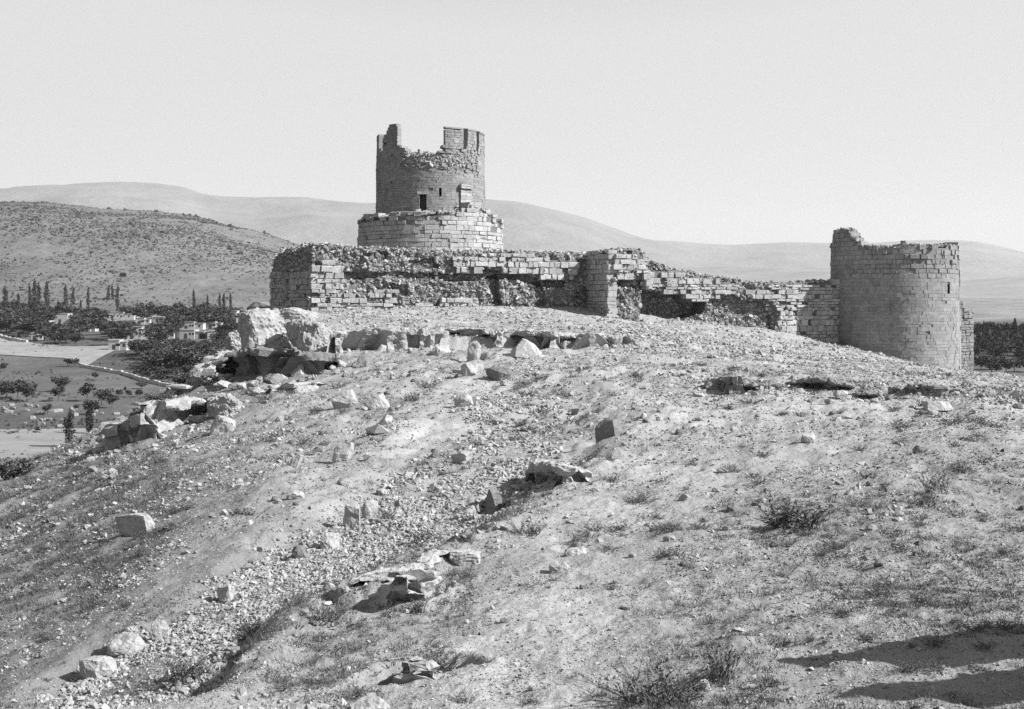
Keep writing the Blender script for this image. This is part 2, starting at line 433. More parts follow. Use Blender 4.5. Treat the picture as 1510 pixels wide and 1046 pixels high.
# ------------------------------------------------------------------ small stone prototypes
def hull_np(pts):
    bm = bmesh.new()
    for p in pts: bm.verts.new(p)
    r = bmesh.ops.convex_hull(bm, input=bm.verts)
    dead = [g for g in set(r['geom_interior'] + r['geom_unused']) if isinstance(g, bmesh.types.BMVert)]
    bmesh.ops.delete(bm, geom=dead, context='VERTS')
    bmesh.ops.triangulate(bm, faces=bm.faces)
    bm.verts.index_update()
    V = np.array([v.co[:] for v in bm.verts]); T = np.array([[v.index for v in f.verts] for f in bm.faces])
    bm.free()
    return V, T
def proto_stone(n, blocky=.6, flat=.75):
    p = RNG.normal(size=(n, 3)); p /= np.linalg.norm(p, axis=1)[:, None]
    m = np.abs(p).max(1)[:, None]
    p = p / m ** blocky * RNG.uniform(.75, 1.05, (n, 1))
    p[:, 2] *= flat
    return hull_np(p)
STONES = [proto_stone(11, RNG.uniform(.2, .9), RNG.uniform(.55, .95)) for _ in range(10)]
BLOBS = [proto_stone(12, .0, .8) for _ in range(4)]

def rot_batch(n, tilt=.5):
    a = RNG.uniform(0, 2 * math.pi, n); b = RNG.normal(0, tilt, n); c = RNG.normal(0, tilt, n)
    ca, sa, cb, sb, cc, sc_ = np.cos(a), np.sin(a), np.cos(b), np.sin(b), np.cos(c), np.sin(c)
    Rz = np.zeros((n, 3, 3)); Rz[:, 0, 0] = ca; Rz[:, 0, 1] = -sa; Rz[:, 1, 0] = sa; Rz[:, 1, 1] = ca; Rz[:, 2, 2] = 1
    Ry = np.zeros((n, 3, 3)); Ry[:, 0, 0] = cb; Ry[:, 0, 2] = sb; Ry[:, 2, 0] = -sb; Ry[:, 2, 2] = cb; Ry[:, 1, 1] = 1
    Rx = np.zeros((n, 3, 3)); Rx[:, 1, 1] = cc; Rx[:, 1, 2] = -sc_; Rx[:, 2, 1] = sc_; Rx[:, 2, 2] = cc; Rx[:, 0, 0] = 1
    return Rz @ Ry @ Rx

def scatter(soup, P, size, protos=None, tilt=.5, aniso=.35):
    protos = protos or STONES
    n = len(P); size = np.asarray(size)
    which = RNG.integers(0, len(protos), n)
    for k, (V, T) in enumerate(protos):
        m = np.where(which == k)[0]
        if not len(m): continue
        sc_ = size[m, None] * RNG.uniform(1 - aniso, 1 + aniso, (len(m), 3)) * .5
        W = np.einsum('nij,nvj->nvi', rot_batch(len(m), tilt), V[None] * sc_[:, None, :]) + P[m][:, None, :]
        Tn = (T[None] + (np.arange(len(m)) * len(V))[:, None, None]).reshape(-1, 3)
        soup.add(W.reshape(-1, 3), [Tn])

def ground_samples(n, u0, u1, y0, y1):
    u = RNG.uniform(u0, u1, n); Y = np.exp(RNG.uniform(math.log(y0), math.log(y1), n))
    x = (u - CX) / F * Y
    z = ground_z(x, Y)
    uu, vv = pix(x, Y, z)
    return x, Y, z, uu, vv

# the stony fill of the sunken way
x, y, z, u, v = ground_samples(210000, -60, 830, 14, 90)
d, sd, par = seg_dist(x, y, DITCH_C)
w = np.interp(par, np.linspace(0, 1, len(DITCH_W)), DITCH_W)
q = d / w
keep = (q < .88 - .4 * sstep(.5, .85, par) + .22 * fbm(x / .9, y / .9, 0, 2, 71)) & (RNG.random(len(x)) < np.clip(1.3 - q * .5, 0, 1) * np.clip(.75 + .9 * fbm(x / 1.3, y / 1.3, 0, 2, 72) - .45 * sstep(.5, .75, par), .05, 1)) & (par > .005) & (par < .97)
x, y, z = x[keep], y[keep], z[keep]
size = np.exp(RNG.normal(math.log(.088), .33, len(x))) * np.clip(y / 30, .75, 1.5)
kk = RNG.permutation(len(x))[:44000]
s = Soup(); scatter(s, np.stack([x, y, z + size * .12], -1)[kk], size[kk])
# loose gravel over the whole hill
x, y, z, u, v = ground_samples(210000, -200, 1720, 13, 135)
den = .09 + .55 * fbm(x / 4, y / 4, 0, 3, 81) + .5 * fbm(x / 1.1, y / 1.1, 0, 3, 82)
den = den + .12 * in_poly(u, v, [(0, 560), (760, 540), (760, 640), (400, 760), (0, 900)]) + .3 * in_poly(u, v, [(-50, 780), (300, 740), (260, 860), (-50, 960)]) - .25 * in_poly(u, v, [(940, 600), (1510, 610), (1510, 720), (1000, 740), (760, 760), (700, 900), (620, 1046), (900, 1046), (900, 800)]) + .55 * in_poly(u, v, [(880, 480), (1230, 512), (1510, 552), (1510, 605), (1180, 600), (960, 590), (900, 540)])
den = den - .8 * path_w(x, y)
keep = RNG.random(len(x)) < np.clip(den, .02, 1)
x, y, z = x[keep], y[keep], z[keep]
size = np.exp(RNG.normal(math.log(.04), .6, len(x))) * np.clip(y / 26, .8, 2.6)
scatter(s, np.stack([x, y, z + size * .1], -1), size)
x, y, z, u, v = ground_samples(60000, -100, 1640, 13, 34)
keep = RNG.random(len(x)) < np.clip(.55 + .6 * fbm(x / 1.5, y / 1.5, 0, 3, 86), .1, 1)
x, y, z = x[keep], y[keep], z[keep]
size = np.exp(RNG.normal(math.log(.024), .4, len(x)))
scatter(s, np.stack([x, y, z + size * .1], -1), size)
# drifts of fallen stones along the foot of the wall
x, y, z, u, v = ground_samples(26000, 430, 1440, 85, 136)
keep = (v < 505 + (u - 760).clip(0) * .06) & (RNG.random(len(x)) < np.clip(.3 + .7 * fbm(x / 3, y / 3, 0, 3, 83), .04, 1))
x, y, z = x[keep], y[keep], z[keep]
size = np.exp(RNG.normal(math.log(.19), .45, len(x))).clip(.08, .5)
scatter(s, np.stack([x, y, z + size * .1], -1), size)
tag(s.build('rubble', M_stone), 'small pale stones and gravel strewn thickly over slope and stony track', 'rubble', kind='stuff')

# grit and dark litter: the finest cover of the bare earth
GRIT = [proto_stone(6, .4, .6) for _ in range(6)]
s = Soup()
x, y, z, u, v = ground_samples(330000, -120, 1640, 13, 120)
den = .42 + .5 * fbm(x / 2.5, y / 2.5, 0, 3, 87) + .4 * fbm(x / .5, y / .5, 0, 2, 88) - .25 * path_w(x, y)
keep = RNG.random(len(x)) < np.clip(den, .05, 1)
x, y, z = x[keep], y[keep], z[keep]
size = np.exp(RNG.normal(math.log(.030), .42, len(x))) * np.clip(y / 20, .75, 3.2)
scatter(s, np.stack([x, y, z + size * .08], -1), size, GRIT)
tag(s.build('grit', M_grit), 'fine grit and dark litter scattered over the bare earth', 'grit', kind='stuff')

# ------------------------------------------------------------------ walls of the citadel
def vz(v, Y): return (HV - v) / F * Y
WD = np.array([.927, .375]); WD /= np.linalg.norm(WD)
WN = np.array([WD[1], -WD[0]])               # outward, towards the camera and the sun
A_ = np.array([(460 - CX) / F * 115, 115.0])
def on_wall(t): return A_ + WD * t
J1 = on_wall(28.7); B1 = J1 + WN * 5.0; B2 = B1 + WD * 4.3; J2 = B2 - WN * 5.0
B_ = np.array([(421 - CX) / F * 121, 121.0]); C_ = np.array([(401 - CX) / F * 128.5, 128.5])
END = on_wall(63.0)
WPATH = [C_, B_, A_, J1, B1, B2, J2, END]
TOPV = [(396, 404), (402, 380), (408, 374), (414, 367), (428, 364), (445, 361), (470, 362), (520, 364), (580, 367), (640, 369), (700, 369), (745, 371), (775, 371), (800, 372), (840, 372), (866, 374), (880, 371), (900, 369), (948, 369), (952, 384), (975, 391), (1000, 398), (1040, 406), (1060, 409), (1110, 415), (1165, 417), (1188, 416), (1228, 415), (1300, 416)]
ASH = [  # outlines (photo pixels) of surviving facing, and how far it stands out
 ([(398, 402), (421, 400), (462, 404), (462, 470), (395, 470)], .25),
 ([(458, 402), (472, 384), (500, 386), (507, 408), (522, 424), (526, 431), (578, 434), (580, 443), (570, 452), (640, 446), (640, 458), (458, 470)], .45),
 ([(545, 428), (580, 430), (585, 436), (545, 434)], .4),
 ([(666, 381), (700, 380), (712, 374), (775, 374), (812, 385), (850, 384), (852, 402), (834, 416), (800, 413), (794, 406), (772, 403), (712, 396), (708, 405), (668, 403)], .5),
 ([(650, 441), (706, 441), (706, 456), (650, 456)], .3),
 ([(868, 360), (899, 360), (899, 480), (866, 480)], .15),
 ([(903, 373), (950, 376), (950, 413), (905, 413), (905, 395)], .3),
 ([(950, 398), (1000, 402), (1048, 413), (1084, 420), (1086, 433), (1042, 440), (1042, 446), (1012, 446), (1006, 433), (975, 431), (950, 424)], .5),
 ([(1100, 431), (1128, 430), (1135, 419), (1192, 417), (1192, 452), (1168, 456), (1166, 500), (1142, 494), (1142, 458), (1128, 440), (1100, 440)], .5),
 ([(1164, 452), (1192, 418), (1260, 414), (1260, 520), (1164, 520)], .3),
]
REC = [  # robbed hollows: outline and depth
 ([(944, 427), (1006, 433), (1012, 446), (1042, 446), (1036, 462), (1002, 473), (944, 472)], 2.3),
 ([(1044, 441), (1084, 434), (1092, 441), (1126, 446), (1140, 470), (1140, 498), (1122, 466), (1062, 462)], .6),
 ([(718, 410), (738, 404), (735, 425), (740, 450), (728, 452), (722, 430)], 1.2),
 ([(645, 403), (712, 405), (712, 397), (772, 404), (800, 413), (836, 416), (832, 424), (795, 424), (760, 412), (720, 411), (700, 416), (645, 414)], .7),
 ([(786, 418), (802, 414), (806, 450), (788, 452)], .7),
 ([(904, 413), (948, 413), (946, 426), (910, 424)], .6),
 ([(500, 400), (640, 402), (645, 412), (560, 410), (505, 414)], .55),
 ([(535, 373), (575, 371), (570, 384), (540, 382)], .5), ([(600, 385), (640, 380), (650, 395), (610, 398)], .5),
 ([(575, 418), (600, 420), (600, 436), (580, 434)], .5),
]
def prot(u, v, P):
    p = -.12 + .3 * fbm(P[..., 0] * .45 + P[..., 1] * .3, P[..., 2] * .55, 0, 4, 101) + .14 * fbm(P[..., 0] * 2 + P[..., 1], P[..., 2] * 2.2, 0, 2, 107)
    for poly, k in REC:
        p = np.where(in_poly(u, v, poly), p - k, p)
    for poly, k in ASH:
        p = np.where(in_poly(u, v, poly), k - .32, p)
    return p
wall = empty('curtain_wall', (A_[0], A_[1], 0))
tag(wall, 'long ruined curtain wall with broken ashlar facing below the tall tower', 'ruined wall')
org = np.array([A_[0], A_[1], 0.0])
# sampled path with normals
SP, SN, SL = [], [], []
L0 = 0
for i in range(len(WPATH) - 1):
    a, b = WPATH[i], WPATH[i + 1]
    L_ = np.linalg.norm(b - a); n = max(2, int(L_ / .14))
    d_ = (b - a) / L_; nn = np.array([d_[1], -d_[0]])
    for t in np.linspace(0, 1, n, endpoint=(i == len(WPATH) - 2)):
        SP.append(a + (b - a) * t); SN.append(nn); SL.append(L0 + t * L_)
    L0 += L_
SP, SN, SL = np.array(SP), np.array(SN), np.array(SL)
ker = np.ones(5) / 5
SNs = np.stack([np.convolve(np.pad(SN[:, k], 2, mode='edge'), ker, 'valid') for k in range(2)], -1)
SNs /= np.linalg.norm(SNs, axis=1)[:, None]
uS = CX + F * SP[:, 0] / SP[:, 1]
zt = vz(np.interp(uS, *zip(*TOPV)), SP[:, 1]) + .10 * fbm(SL * .8, 3.3, 0, 2, 55)
zb = ground_z(SP[:, 0], SP[:, 1]) - 1.2
nh = 66
H = np.linspace(0, 1, nh)
Z = zb[:, None] + (zt - zb)[:, None] * H[None]
PX = np.repeat(SP[:, None, :], nh, 1)
P3 = np.concatenate([PX, Z[..., None]], -1)
u_, v_ = pix(P3[..., 0], P3[..., 1], P3[..., 2])
pr = prot(u_, v_, P3)
rag = .25 * fbm(SL[:, None] * .9, Z * .9, 0, 3, 58)
pr = pr - np.clip((H[None] - .93) / .07, 0, 1) ** 2 * (.45 + rag)
P3[..., :2] += SNs[:, None, :] * pr[..., None]
n_ = len(SP)
back_in = np.stack([SP - SNs * k for k in (.9, 1.8, 2.8)], 1)            # over the top to the back
bz = np.stack([zt + .12 * fbm(SL * .9, k * 3.1, 0, 3, 66 + k) for k in (1, 2, 3)], 1)
Bk = np.concatenate([back_in, bz[..., None]], -1)
Bd = np.concatenate([back_in[:, 2:3], zb[:, None, None]], -1)
G = np.concatenate([P3, Bk, Bd], 1)
a, b = G.shape[:2]
ix = np.arange(a * b).reshape(a, b)
q = np.stack([ix[:-1, :-1], ix[1:, :-1], ix[1:, 1:], ix[:-1, 1:]], -1).reshape(-1, 4)
s = Soup(); s.add(G.reshape(-1, 3), [q]); s.build('mortar_core', M_core, wall, origin=org)
# rubble stones set in the core and along its broken top
m = ~np.any([in_poly(u_, v_, p) for p, k in ASH], axis=0)
cand = np.argwhere(m & (H[None] > .12))
pick = cand[RNG.choice(len(cand), 8500, replace=False)]
P = P3[pick[:, 0], pick[:, 1]]
size = np.exp(RNG.normal(math.log(.2), .6, len(P))).clip(.08, .6)
s = Soup(); scatter(s, P, size, tilt=.4)
i_ = RNG.integers(0, n_, 1500); k_ = RNG.uniform(-.2, 2.6, 1500)
P = np.concatenate([SP[i_] - SNs[i_] * k_[:, None], (zt[i_] + RNG.uniform(-.1, .12, 1500))[:, None]], -1)
scatter(s, P, np.exp(RNG.normal(math.log(.24), .5, 1500)).clip(.1, .55), tilt=.5)
cand = np.argwhere(~m & (H[None] > .12))
pick = cand[RNG.choice(len(cand), 1500, replace=False)]
scatter(s, P3[pick[:, 0], pick[:, 1]] + np.concatenate([SNs[pick[:, 0]] * .22, np.zeros((1500, 1))], 1), np.exp(RNG.normal(math.log(.2), .5, 1500)).clip(.1, .5), tilt=.4)
s.build('rubble_fill', M_stone, wall, origin=org)

def block(soup, c0, c1, nrm, z0, z1, front, depth, gap=.02, jit=.03):
    """an ashlar block between two points of the wall line"""
    d_ = (c1 - c0); L_ = np.linalg.norm(d_); d_ = d_ / L_
    a0, a1 = c0 + d_ * gap, c1 - d_ * gap
    V = []
    fo = front + RNG.normal(0, jit)
    e = min(RNG.choice([.012, .025, .04, .09]), .3 * (z1 - z0), .3 * np.linalg.norm(a1 - a0))
    for o, q in ((fo - depth, 0), (fo - e * .8, 0), (fo, e)):
        for c, zz in ((a0 + d_ * q, z0 + gap + q), (a1 - d_ * q, z0 + gap + q), (a1 - d_ * q, z1 - gap - q), (a0 + d_ * q, z1 - gap - q)):
            j = RNG.normal(0, jit * (.5 if q else .35), 3) if o > fo - depth else (0, 0, 0)
            V.append((c[0] + nrm[0] * o + j[0], c[1] + nrm[1] * o + j[1], zz + j[2] * .8))
    soup.add(V, [CHF])

s_f, s_b = Soup(), Soup()
for i in range(len(WPATH) - 1):
    a, b = WPATH[i], WPATH[i + 1]
    L_ = np.linalg.norm(b - a); d_ = (b - a) / L_; nn = np.array([d_[1], -d_[0]])
    zc = -13.0 + .1 * i
    while zc < 7:
        ch = RNG.choice([.28, .36, .44, .5, .58, .66])
        t = -.15 if i in (2, 4) else 0.0
        t -= 0
        while t < L_:
            bl = RNG.uniform(.35, .85) if RNG.random() < .75 else RNG.uniform(.8, 1.4)
            t1 = min(t + bl, L_ + (.12 if i in (2, 4) else 0))
            if t1 - t < .2: break
            c0, c1 = a + d_ * t, a + d_ * t1
            cm = (c0 + c1) / 2
            uu, vv = pix(cm[0], cm[1], zc + ch / 2)
            gz = float(z_base(np.array([cm[0]]), np.array([cm[1]]))[0])
            tv = np.interp(uu, *zip(*TOPV))
            if zc + ch > gz - .9 and vv > tv - 1:
                for poly, k in ASH:
                    if in_poly(np.array([uu]), np.array([vv]), poly)[0]:
                        if RNG.random() > .06 + .25 * (fbm(cm[0] * .8, cm[1] * .8, zc * 1.3, 2, 622) > .55):
                            block(s_b if i in (3, 4) else s_f, c0, c1, nn, zc, zc + ch, k + RNG.choice([0, 0, .03, -.06, -.14] if k > .2 else [0, .02, -.05]), 1.0, RNG.uniform(.004, .03), .055)
                        break
            t = t1
        zc += ch
s_f.build('ashlar_facing', M_ashlar, wall, origin=org)
s_b.build('buttress_facing', M_ashlar, wall, origin=org)

# ------------------------------------------------------------------ round towers in real courses
def ring(soup, c, rfun, z0, z1, course, blen, thick, present, openings=(), jit=.02, gap=.014, rough=None, cham=.03):
    """theta: 0 faces the camera, positive to the right"""
    z = z0; k = 0
    while z < z1:
        ch = course * RNG.uniform(.75, 1.25)
        zm = z + ch / 2
        n = int(2 * math.pi * rfun(zm) / blen)
        cuts = np.sort((np.arange(n) + RNG.uniform(-.42, .42, n)) / n * 2 * math.pi - math.pi + (k % 2) * math.pi / n)
        ops = [o for o in openings if o[2] < zm < o[3]]
        cuts = [x for x in cuts if not any(o[0] - .012 < x < o[1] + .012 for o in ops)] + [e for o in ops for e in o[:2]]
        cuts = sorted(cuts)
        cuts.append(cuts[0] + 2 * math.pi)
        for t0, t1 in zip(cuts[:-1], cuts[1:]):
            tm = (t0 + t1) / 2
            tw = (tm + math.pi) % (2 * math.pi) - math.pi
            if any(o[0] < tw < o[1] for o in ops) or not present(tw, zm): continue
            rr = rough(tw, zm) if rough else 0; gv = RNG.uniform(.25, 1.5)
            if RNG.random() < .012: continue
            ro = rfun(zm) + RNG.normal(0, jit + rr) - rr * .8 + .05 * float(fbm(tm * 3.2, zm * .45, 0, 2, 611))
            ri = rfun(zm) - thick
            ga = gap * gv / rfun(zm)
            V = []
            e = min(RNG.uniform(.2, 1.3) * cham, .3 * ch)
            for r_, q in ((ri, 0), (ro - e * .8, 0), (ro, e)):
                for th, zz in ((t0 + ga + q / ro, z + gap + q), (t1 - ga - q / ro, z + gap + q), (t1 - ga - q / ro, z + ch - gap - q), (t0 + ga + q / ro, z + ch - gap - q)):
                    j = RNG.normal(0, (jit + rr) * .45) if r_ > ri else 0
                    V.append((c[0] + (r_ + j) * math.sin(th), c[1] - (r_ + j) * math.cos(th), zz + (RNG.normal(0, jit * .5 + rr * .25) if r_ > ri else 0)))
            soup.add(V, [CHF])
        z += ch; k += 1

def shell(soup, c, rfun, z0, topf, n=240, openings=(), nz=90):
    """the mortar behind the blocks"""
    th = np.linspace(-math.pi, math.pi, n, endpoint=False)
    tops = np.array([topf(t) for t in th])
    V, Fc = [], []
    for i, t in enumerate(th):
        for j in range(nz + 1):
            z = z0 + (tops.max() - z0) * j / nz
            z = min(z, tops[i])
            V.append((c[0] + rfun(z) * math.sin(t), c[1] - rfun(z) * math.cos(t), z))
    for i in range(n):
        i2 = (i + 1) % n
        for j in range(nz):
            zm = z0 + (tops.max() - z0) * (j + .5) / nz
            tm = th[i] + math.pi / n
            if zm > min(tops[i], tops[i2]): continue
            if any(o[0] < tm < o[1] and o[2] < zm < o[3] for o in openings): continue
            Fc.append((i * (nz + 1) + j, i2 * (nz + 1) + j, i2 * (nz + 1) + j + 1, i * (nz + 1) + j + 1))
    soup.add(V, [Fc])

def thp(u, uc, half): return math.asin(max(-1, min(1, (u - uc) / half)))

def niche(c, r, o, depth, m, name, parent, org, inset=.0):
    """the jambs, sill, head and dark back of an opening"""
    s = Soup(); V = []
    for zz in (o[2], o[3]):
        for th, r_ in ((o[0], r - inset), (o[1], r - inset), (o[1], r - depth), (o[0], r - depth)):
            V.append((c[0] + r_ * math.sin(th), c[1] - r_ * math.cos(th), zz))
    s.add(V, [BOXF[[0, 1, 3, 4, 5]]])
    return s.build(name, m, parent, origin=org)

# tall tower
T1 = np.array([(635 - CX) / F * 150, 150.0])
R1 = 6.62
tall = empty('tall_tower', (T1[0], T1[1], 2.0))
tag(tall, 'tall round ruined tower with broken battlements on a wider round base', 'tower')
o1 = np.array([T1[0], T1[1], 2.0])
TP = [(-180, 18.5), (-120, 18.4), (-88, 19.7), (-70, 19.9), (-66, 19.2), (-63, 17.3), (-59, 17.4), (-55, 19.3), (-47, 19.8), (-44, 20.5), (-34, 20.55), (-32.5, 19.2), (-29, 18.6), (-26, 17.6), (-20, 17.0), (-12, 17.1), (0, 17.2), (8, 17.25), (18.5, 17.3), (19, 20.0), (39.5, 20.0), (40, 17.6), (45.5, 17.6), (46, 20.0), (60, 20.0), (60.5, 17.7), (66, 17.7), (66.5, 19.9), (90, 19.9), (110, 18.4), (180, 18.5)]
def top1(th):
    d = math.degrees(th)
    return float(np.interp(d, *zip(*TP)))
DOOR = (thp(624.8, 635, 80), thp(634.6, 635, 80), 10.15, 12.2)
SLIT = (thp(652, 635, 80), thp(655.6, 635, 80), 11.85, 13.0)
s = Soup()
rf1 = lambda z: R1 + .012 * (17 - z)
def rough1(t, z):
    d = math.degrees(t)
    return .11 * max(0, min(1, (z - (15.0 - max(0, d) * .01)) / .8)) * (1 if -26 < d < 62 and z < 17.6 else 0) + (.03 if z > 17.6 else 0)
ring(s, T1, rf1, 8.5, 17.9, .32, .5, 1.5, lambda t, z: z < top1(t) + .12 * math.sin(t * 37) and not (z > 15.5 + .5 * math.sin(t * 9) + .3 * math.sin(t * 23) and z < 17.3 and -24 < math.degrees(t) < 50 and random.random() < .72), (DOOR, SLIT), .013, .005, rough1, .014)
s.build('tower_wall', M_tower, tall, origin=o1)
th = R(-26) + RNG.random(700) * R(80); zz_ = RNG.uniform(15.3, 17.25, 700)
scatter(s2 := Soup(), np.stack([T1[0] + (R1 - .12) * np.sin(th), T1[1] - (R1 - .12) * np.cos(th), zz_], -1), np.exp(RNG.normal(math.log(.3), .3, 700)))
s2.build('broken_rim', M_stone, tall, origin=o1)
for t0, t1, zz in ((-130, -67, 0), (-57.5, -32.5, 0), (18.8, 40, 20.02), (45.8, 60.3, 20.02), (66.2, 125, 19.95)):
    s = Soup()
    gaps = [(R(a_), R(b_), 17.6, 22) for a_, b_ in ((-179.9, t0), (t1, 179.9))]
    ring(s, T1, lambda z: R1 - .02, 17.66, 20.7, .34, .5, .75, lambda t, z: z < top1(t) + .05 and top1(t) > 18.6, gaps, .02, .008)
    for q in np.arange(t0, min(t1, 88) - .5, 5) if zz else ():      # coping
        e = min(q + 5, t1)
        V = []
        for zq in (zz, zz + .18):
            for th, r_ in ((R(q), R1 + .05), (R(e), R1 + .05), (R(e), R1 - .8), (R(q), R1 - .8)):
                V.append((T1[0] + r_ * math.sin(th), T1[1] - r_ * math.cos(th), zq + (.12 if (zq > zz and r_ < R1) else 0)))
        s.add(V, [BOXF])
    s.build('merlon', M_tower, tall, origin=o1)
s = Soup(); shell(s, T1, lambda z: rf1(z) - .10, 8.0, lambda t: min(top1(t), 17.9) - .35, openings=(DOOR, SLIT)); s.build('mortar_core', M_mortar, tall, origin=o1)
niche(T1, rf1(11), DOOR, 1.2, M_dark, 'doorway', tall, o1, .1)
dw = obj('door', None) if False else None
s = Soup(); V = []
for zz in (DOOR[2] + .02, DOOR[3] - .05):
    for th, r_ in ((DOOR[0] + .004, R1 - .45), (DOOR[1] - .004, R1 - .45), (DOOR[1] - .004, R1 - .53), (DOOR[0] + .004, R1 - .53)):
        V.append((T1[0] + r_ * math.sin(th), T1[1] - r_ * math.cos(th), zz))
s.add(V, [BOXF]); s.build('door', M_wood, tall, origin=o1)
s = Soup(); V = []
for zz in (DOOR[3] + .01, DOOR[3] + .34):
    for th, r_ in ((DOOR[0] - .04, R1 + .14), (DOOR[1] + .04, R1 + .14), (DOOR[1] + .04, R1 - .4), (DOOR[0] - .04, R1 - .4)):
        V.append((T1[0] + r_ * math.sin(th), T1[1] - r_ * math.cos(th), zz))
s.add(V, [BOXF]); s.build('lintel', M_ashlar, tall, origin=o1)
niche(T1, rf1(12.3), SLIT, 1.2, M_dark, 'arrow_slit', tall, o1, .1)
# wide base drum
RD = 8.85
DP = [(-180, 9.4), (-110, 9.3), (-90, 9.35), (-80, 9.6), (-60, 9.75), (-40, 9.75), (-20, 9.85), (-5, 9.95), (10, 10.1), (28, 10.3), (36, 11.0), (46, 10.9), (58, 10.2), (70, 9.7), (84, 9.4), (95, 9.2), (120, 9.2), (180, 9.4)]
def topd(t): return float(np.interp(math.degrees(t), *zip(*DP)))
s = Soup()
rfd = lambda z: RD + .015 * (9 - z)
def roughd(t, z): return .07 * max(0, min(1, (z - topd(t) + 1.6) / 1.2)) * (1 if math.degrees(t) > -45 else .4)
ring(s, T1, rfd, 2.0, 11.2, .53, .95, 1.6, lambda t, z: z < topd(t) + .08 * math.sin(t * 23) and (z < topd(t) - .7 or random.random() > .22), (), .04, .02, roughd, .045)
s.build('base_drum', M_ashlar, tall, origin=o1)
s = Soup(); shell(s, T1, lambda z: rfd(z) - .12, 1.5, lambda t: topd(t) - .5)
nn_ = 120
V = [(T1[0], T1[1], 9.3)] + [(T1[0] + (RD - .1) * math.sin(t), T1[1] - (RD - .1) * math.cos(t), topd(t) - .45) for t in np.linspace(-math.pi, math.pi, nn_, endpoint=False)]
s.add(V, [np.array([(0, 1 + (i + 1) % nn_, 1 + i) for i in range(nn_)])])
s.build('drum_core', M_core, tall, origin=o1)
th = RNG.uniform(-math.pi, math.pi, 900); rr = RNG.uniform(R1 + .1, RD - .1, 900)
P = np.stack([T1[0] + rr * np.sin(th), T1[1] - rr * np.cos(th), np.array([topd(t) for t in th]) - .25 + (RD - rr) * .16], -1)
s = Soup(); scatter(s, P, np.exp(RNG.normal(math.log(.36), .35, 900))); s.build('ledge_rubble', M_stone, tall, origin=o1)
# stub of a cross wall leaning on the tower
s = Soup()
ta = R(38); e_r = np.array([math.sin(ta), -math.cos(ta)]); e_t = np.array([math.cos(ta), math.sin(ta)])
base_c = T1 + e_r * (R1 - .2)
z = 9.2; k = 0
while z < 13.25:
    ch = .42 if z < 12.8 else .26
    reach = 2.2 if z < 11.0 else (.75 if z > 12.8 else .5)
    wd = 1.45 - .03 * k
    xs = np.array([0, reach * .45, reach])
    for a0, a1 in zip(xs[:-1], xs[1:]):
        for w0, w1 in ((-.35, .42), (.42, wd)):
            ov = .12 if z > 12.8 else 0
            c0 = base_c + e_r * a0 + e_t * (w0 - (ov if w0 < 0 else 0)); V = []
            j = RNG.normal(0, .02, 8)
            for zz in (z + .012, z + ch - .012):
                for aa, ww in ((a0 + .012, w0 - ov), (a1 - .012, w0 - ov), (a1 - .012, w1 + ov - .012), (a0 + .012, w1 + ov - .012)):
                    p = base_c + e_r * (aa + j[len(V)]) + e_t * (ww + j[len(V)] * .5)
                    V.append((p[0], p[1], zz))
            s.add(V, [BOXF[:, ::-1]])
    z += ch; k += 1
s.build('wall_stub', M_ashlar, tall, origin=o1)

# low broad tower at the right
T2 = np.array([(1318.5 - CX) / F * 139.2, 139.2])
R2 = 6.95
low = empty('broad_tower', (T2[0], T2[1], -8.0))
tag(low, 'broad round ruined tower with one raised corner at the right end of the wall', 'tower')
o2 = np.array([T2[0], T2[1], -8.0])
QP = [(-180, 6.0), (-97, 6.1), (-93, 7.8), (-70, 8.0), (-64, 7.8), (-59, 7.1), (-53, 6.5), (-47, 6.0), (-40, 5.85), (-25, 5.75), (-10, 5.95), (-2, 6.0), (6, 5.95), (14, 5.75), (22, 5.75), (30, 5.9), (45, 5.9), (60, 5.95), (85, 6.0), (120, 6.0), (180, 6.0)]
def top2(t): return float(np.interp(math.degrees(t), *zip(*QP)))
S2 = (thp(1371, 1318.5, 92), thp(1375.6, 1318.5, 92), .55, 1.6)
rf2 = lambda z: R2 + .02 * (6 - z)
s = Soup()
def rough2(t, z): return .06 if (z > 3.6 and math.degrees(t) > -5) else (.10 if z > top2(t) - .8 else .0)
ring(s, T2, rf2, -12, 2.2, .37, .55, 1.5, lambda t, z: z < top2(t), (S2,), .013, .004, None, .014)
ring(s, T2, rf2, 2.21, 7.9, .46, .6, 1.5, lambda t, z: z < top2(t) + .1 * math.sin(t * 31) and (z < top2(t) - .6 or random.random() > .2), (), .032, .014, rough2, .05)
s.build('tower_wall', M_tower, low, origin=o2)
s = Soup(); shell(s, T2, lambda z: rf2(z) - .10, -12, lambda t: top2(t) - .35, openings=(S2,)); s.build('mortar_core', M_mortar, low, origin=o2)
s = Soup()
V = [(T2[0], T2[1], 4.9)] + [(T2[0] + (R2 - .1) * math.sin(t), T2[1] - (R2 - .1) * math.cos(t), min(5.5, top2(t) - .4)) for t in np.linspace(-math.pi, math.pi, nn_, endpoint=False)]
s.add(V, [np.array([(0, 1 + (i + 1) % nn_, 1 + i) for i in range(nn_)])])
th = RNG.uniform(-math.pi, math.pi, 700); rr = RNG.uniform(R2 - 1.4, R2 - .02, 700)
P = np.stack([T2[0] + rr * np.sin(th), T2[1] - rr * np.cos(th), np.array([top2(t) for t in th]) - .12], -1)
scatter(s, P, np.exp(RNG.normal(math.log(.3), .35, 700)))
s.build('broken_top', M_stone, low, origin=o2)
niche(T2, rf2(1), S2, 1.2, M_dark, 'arrow_slit', low, o2, .1)

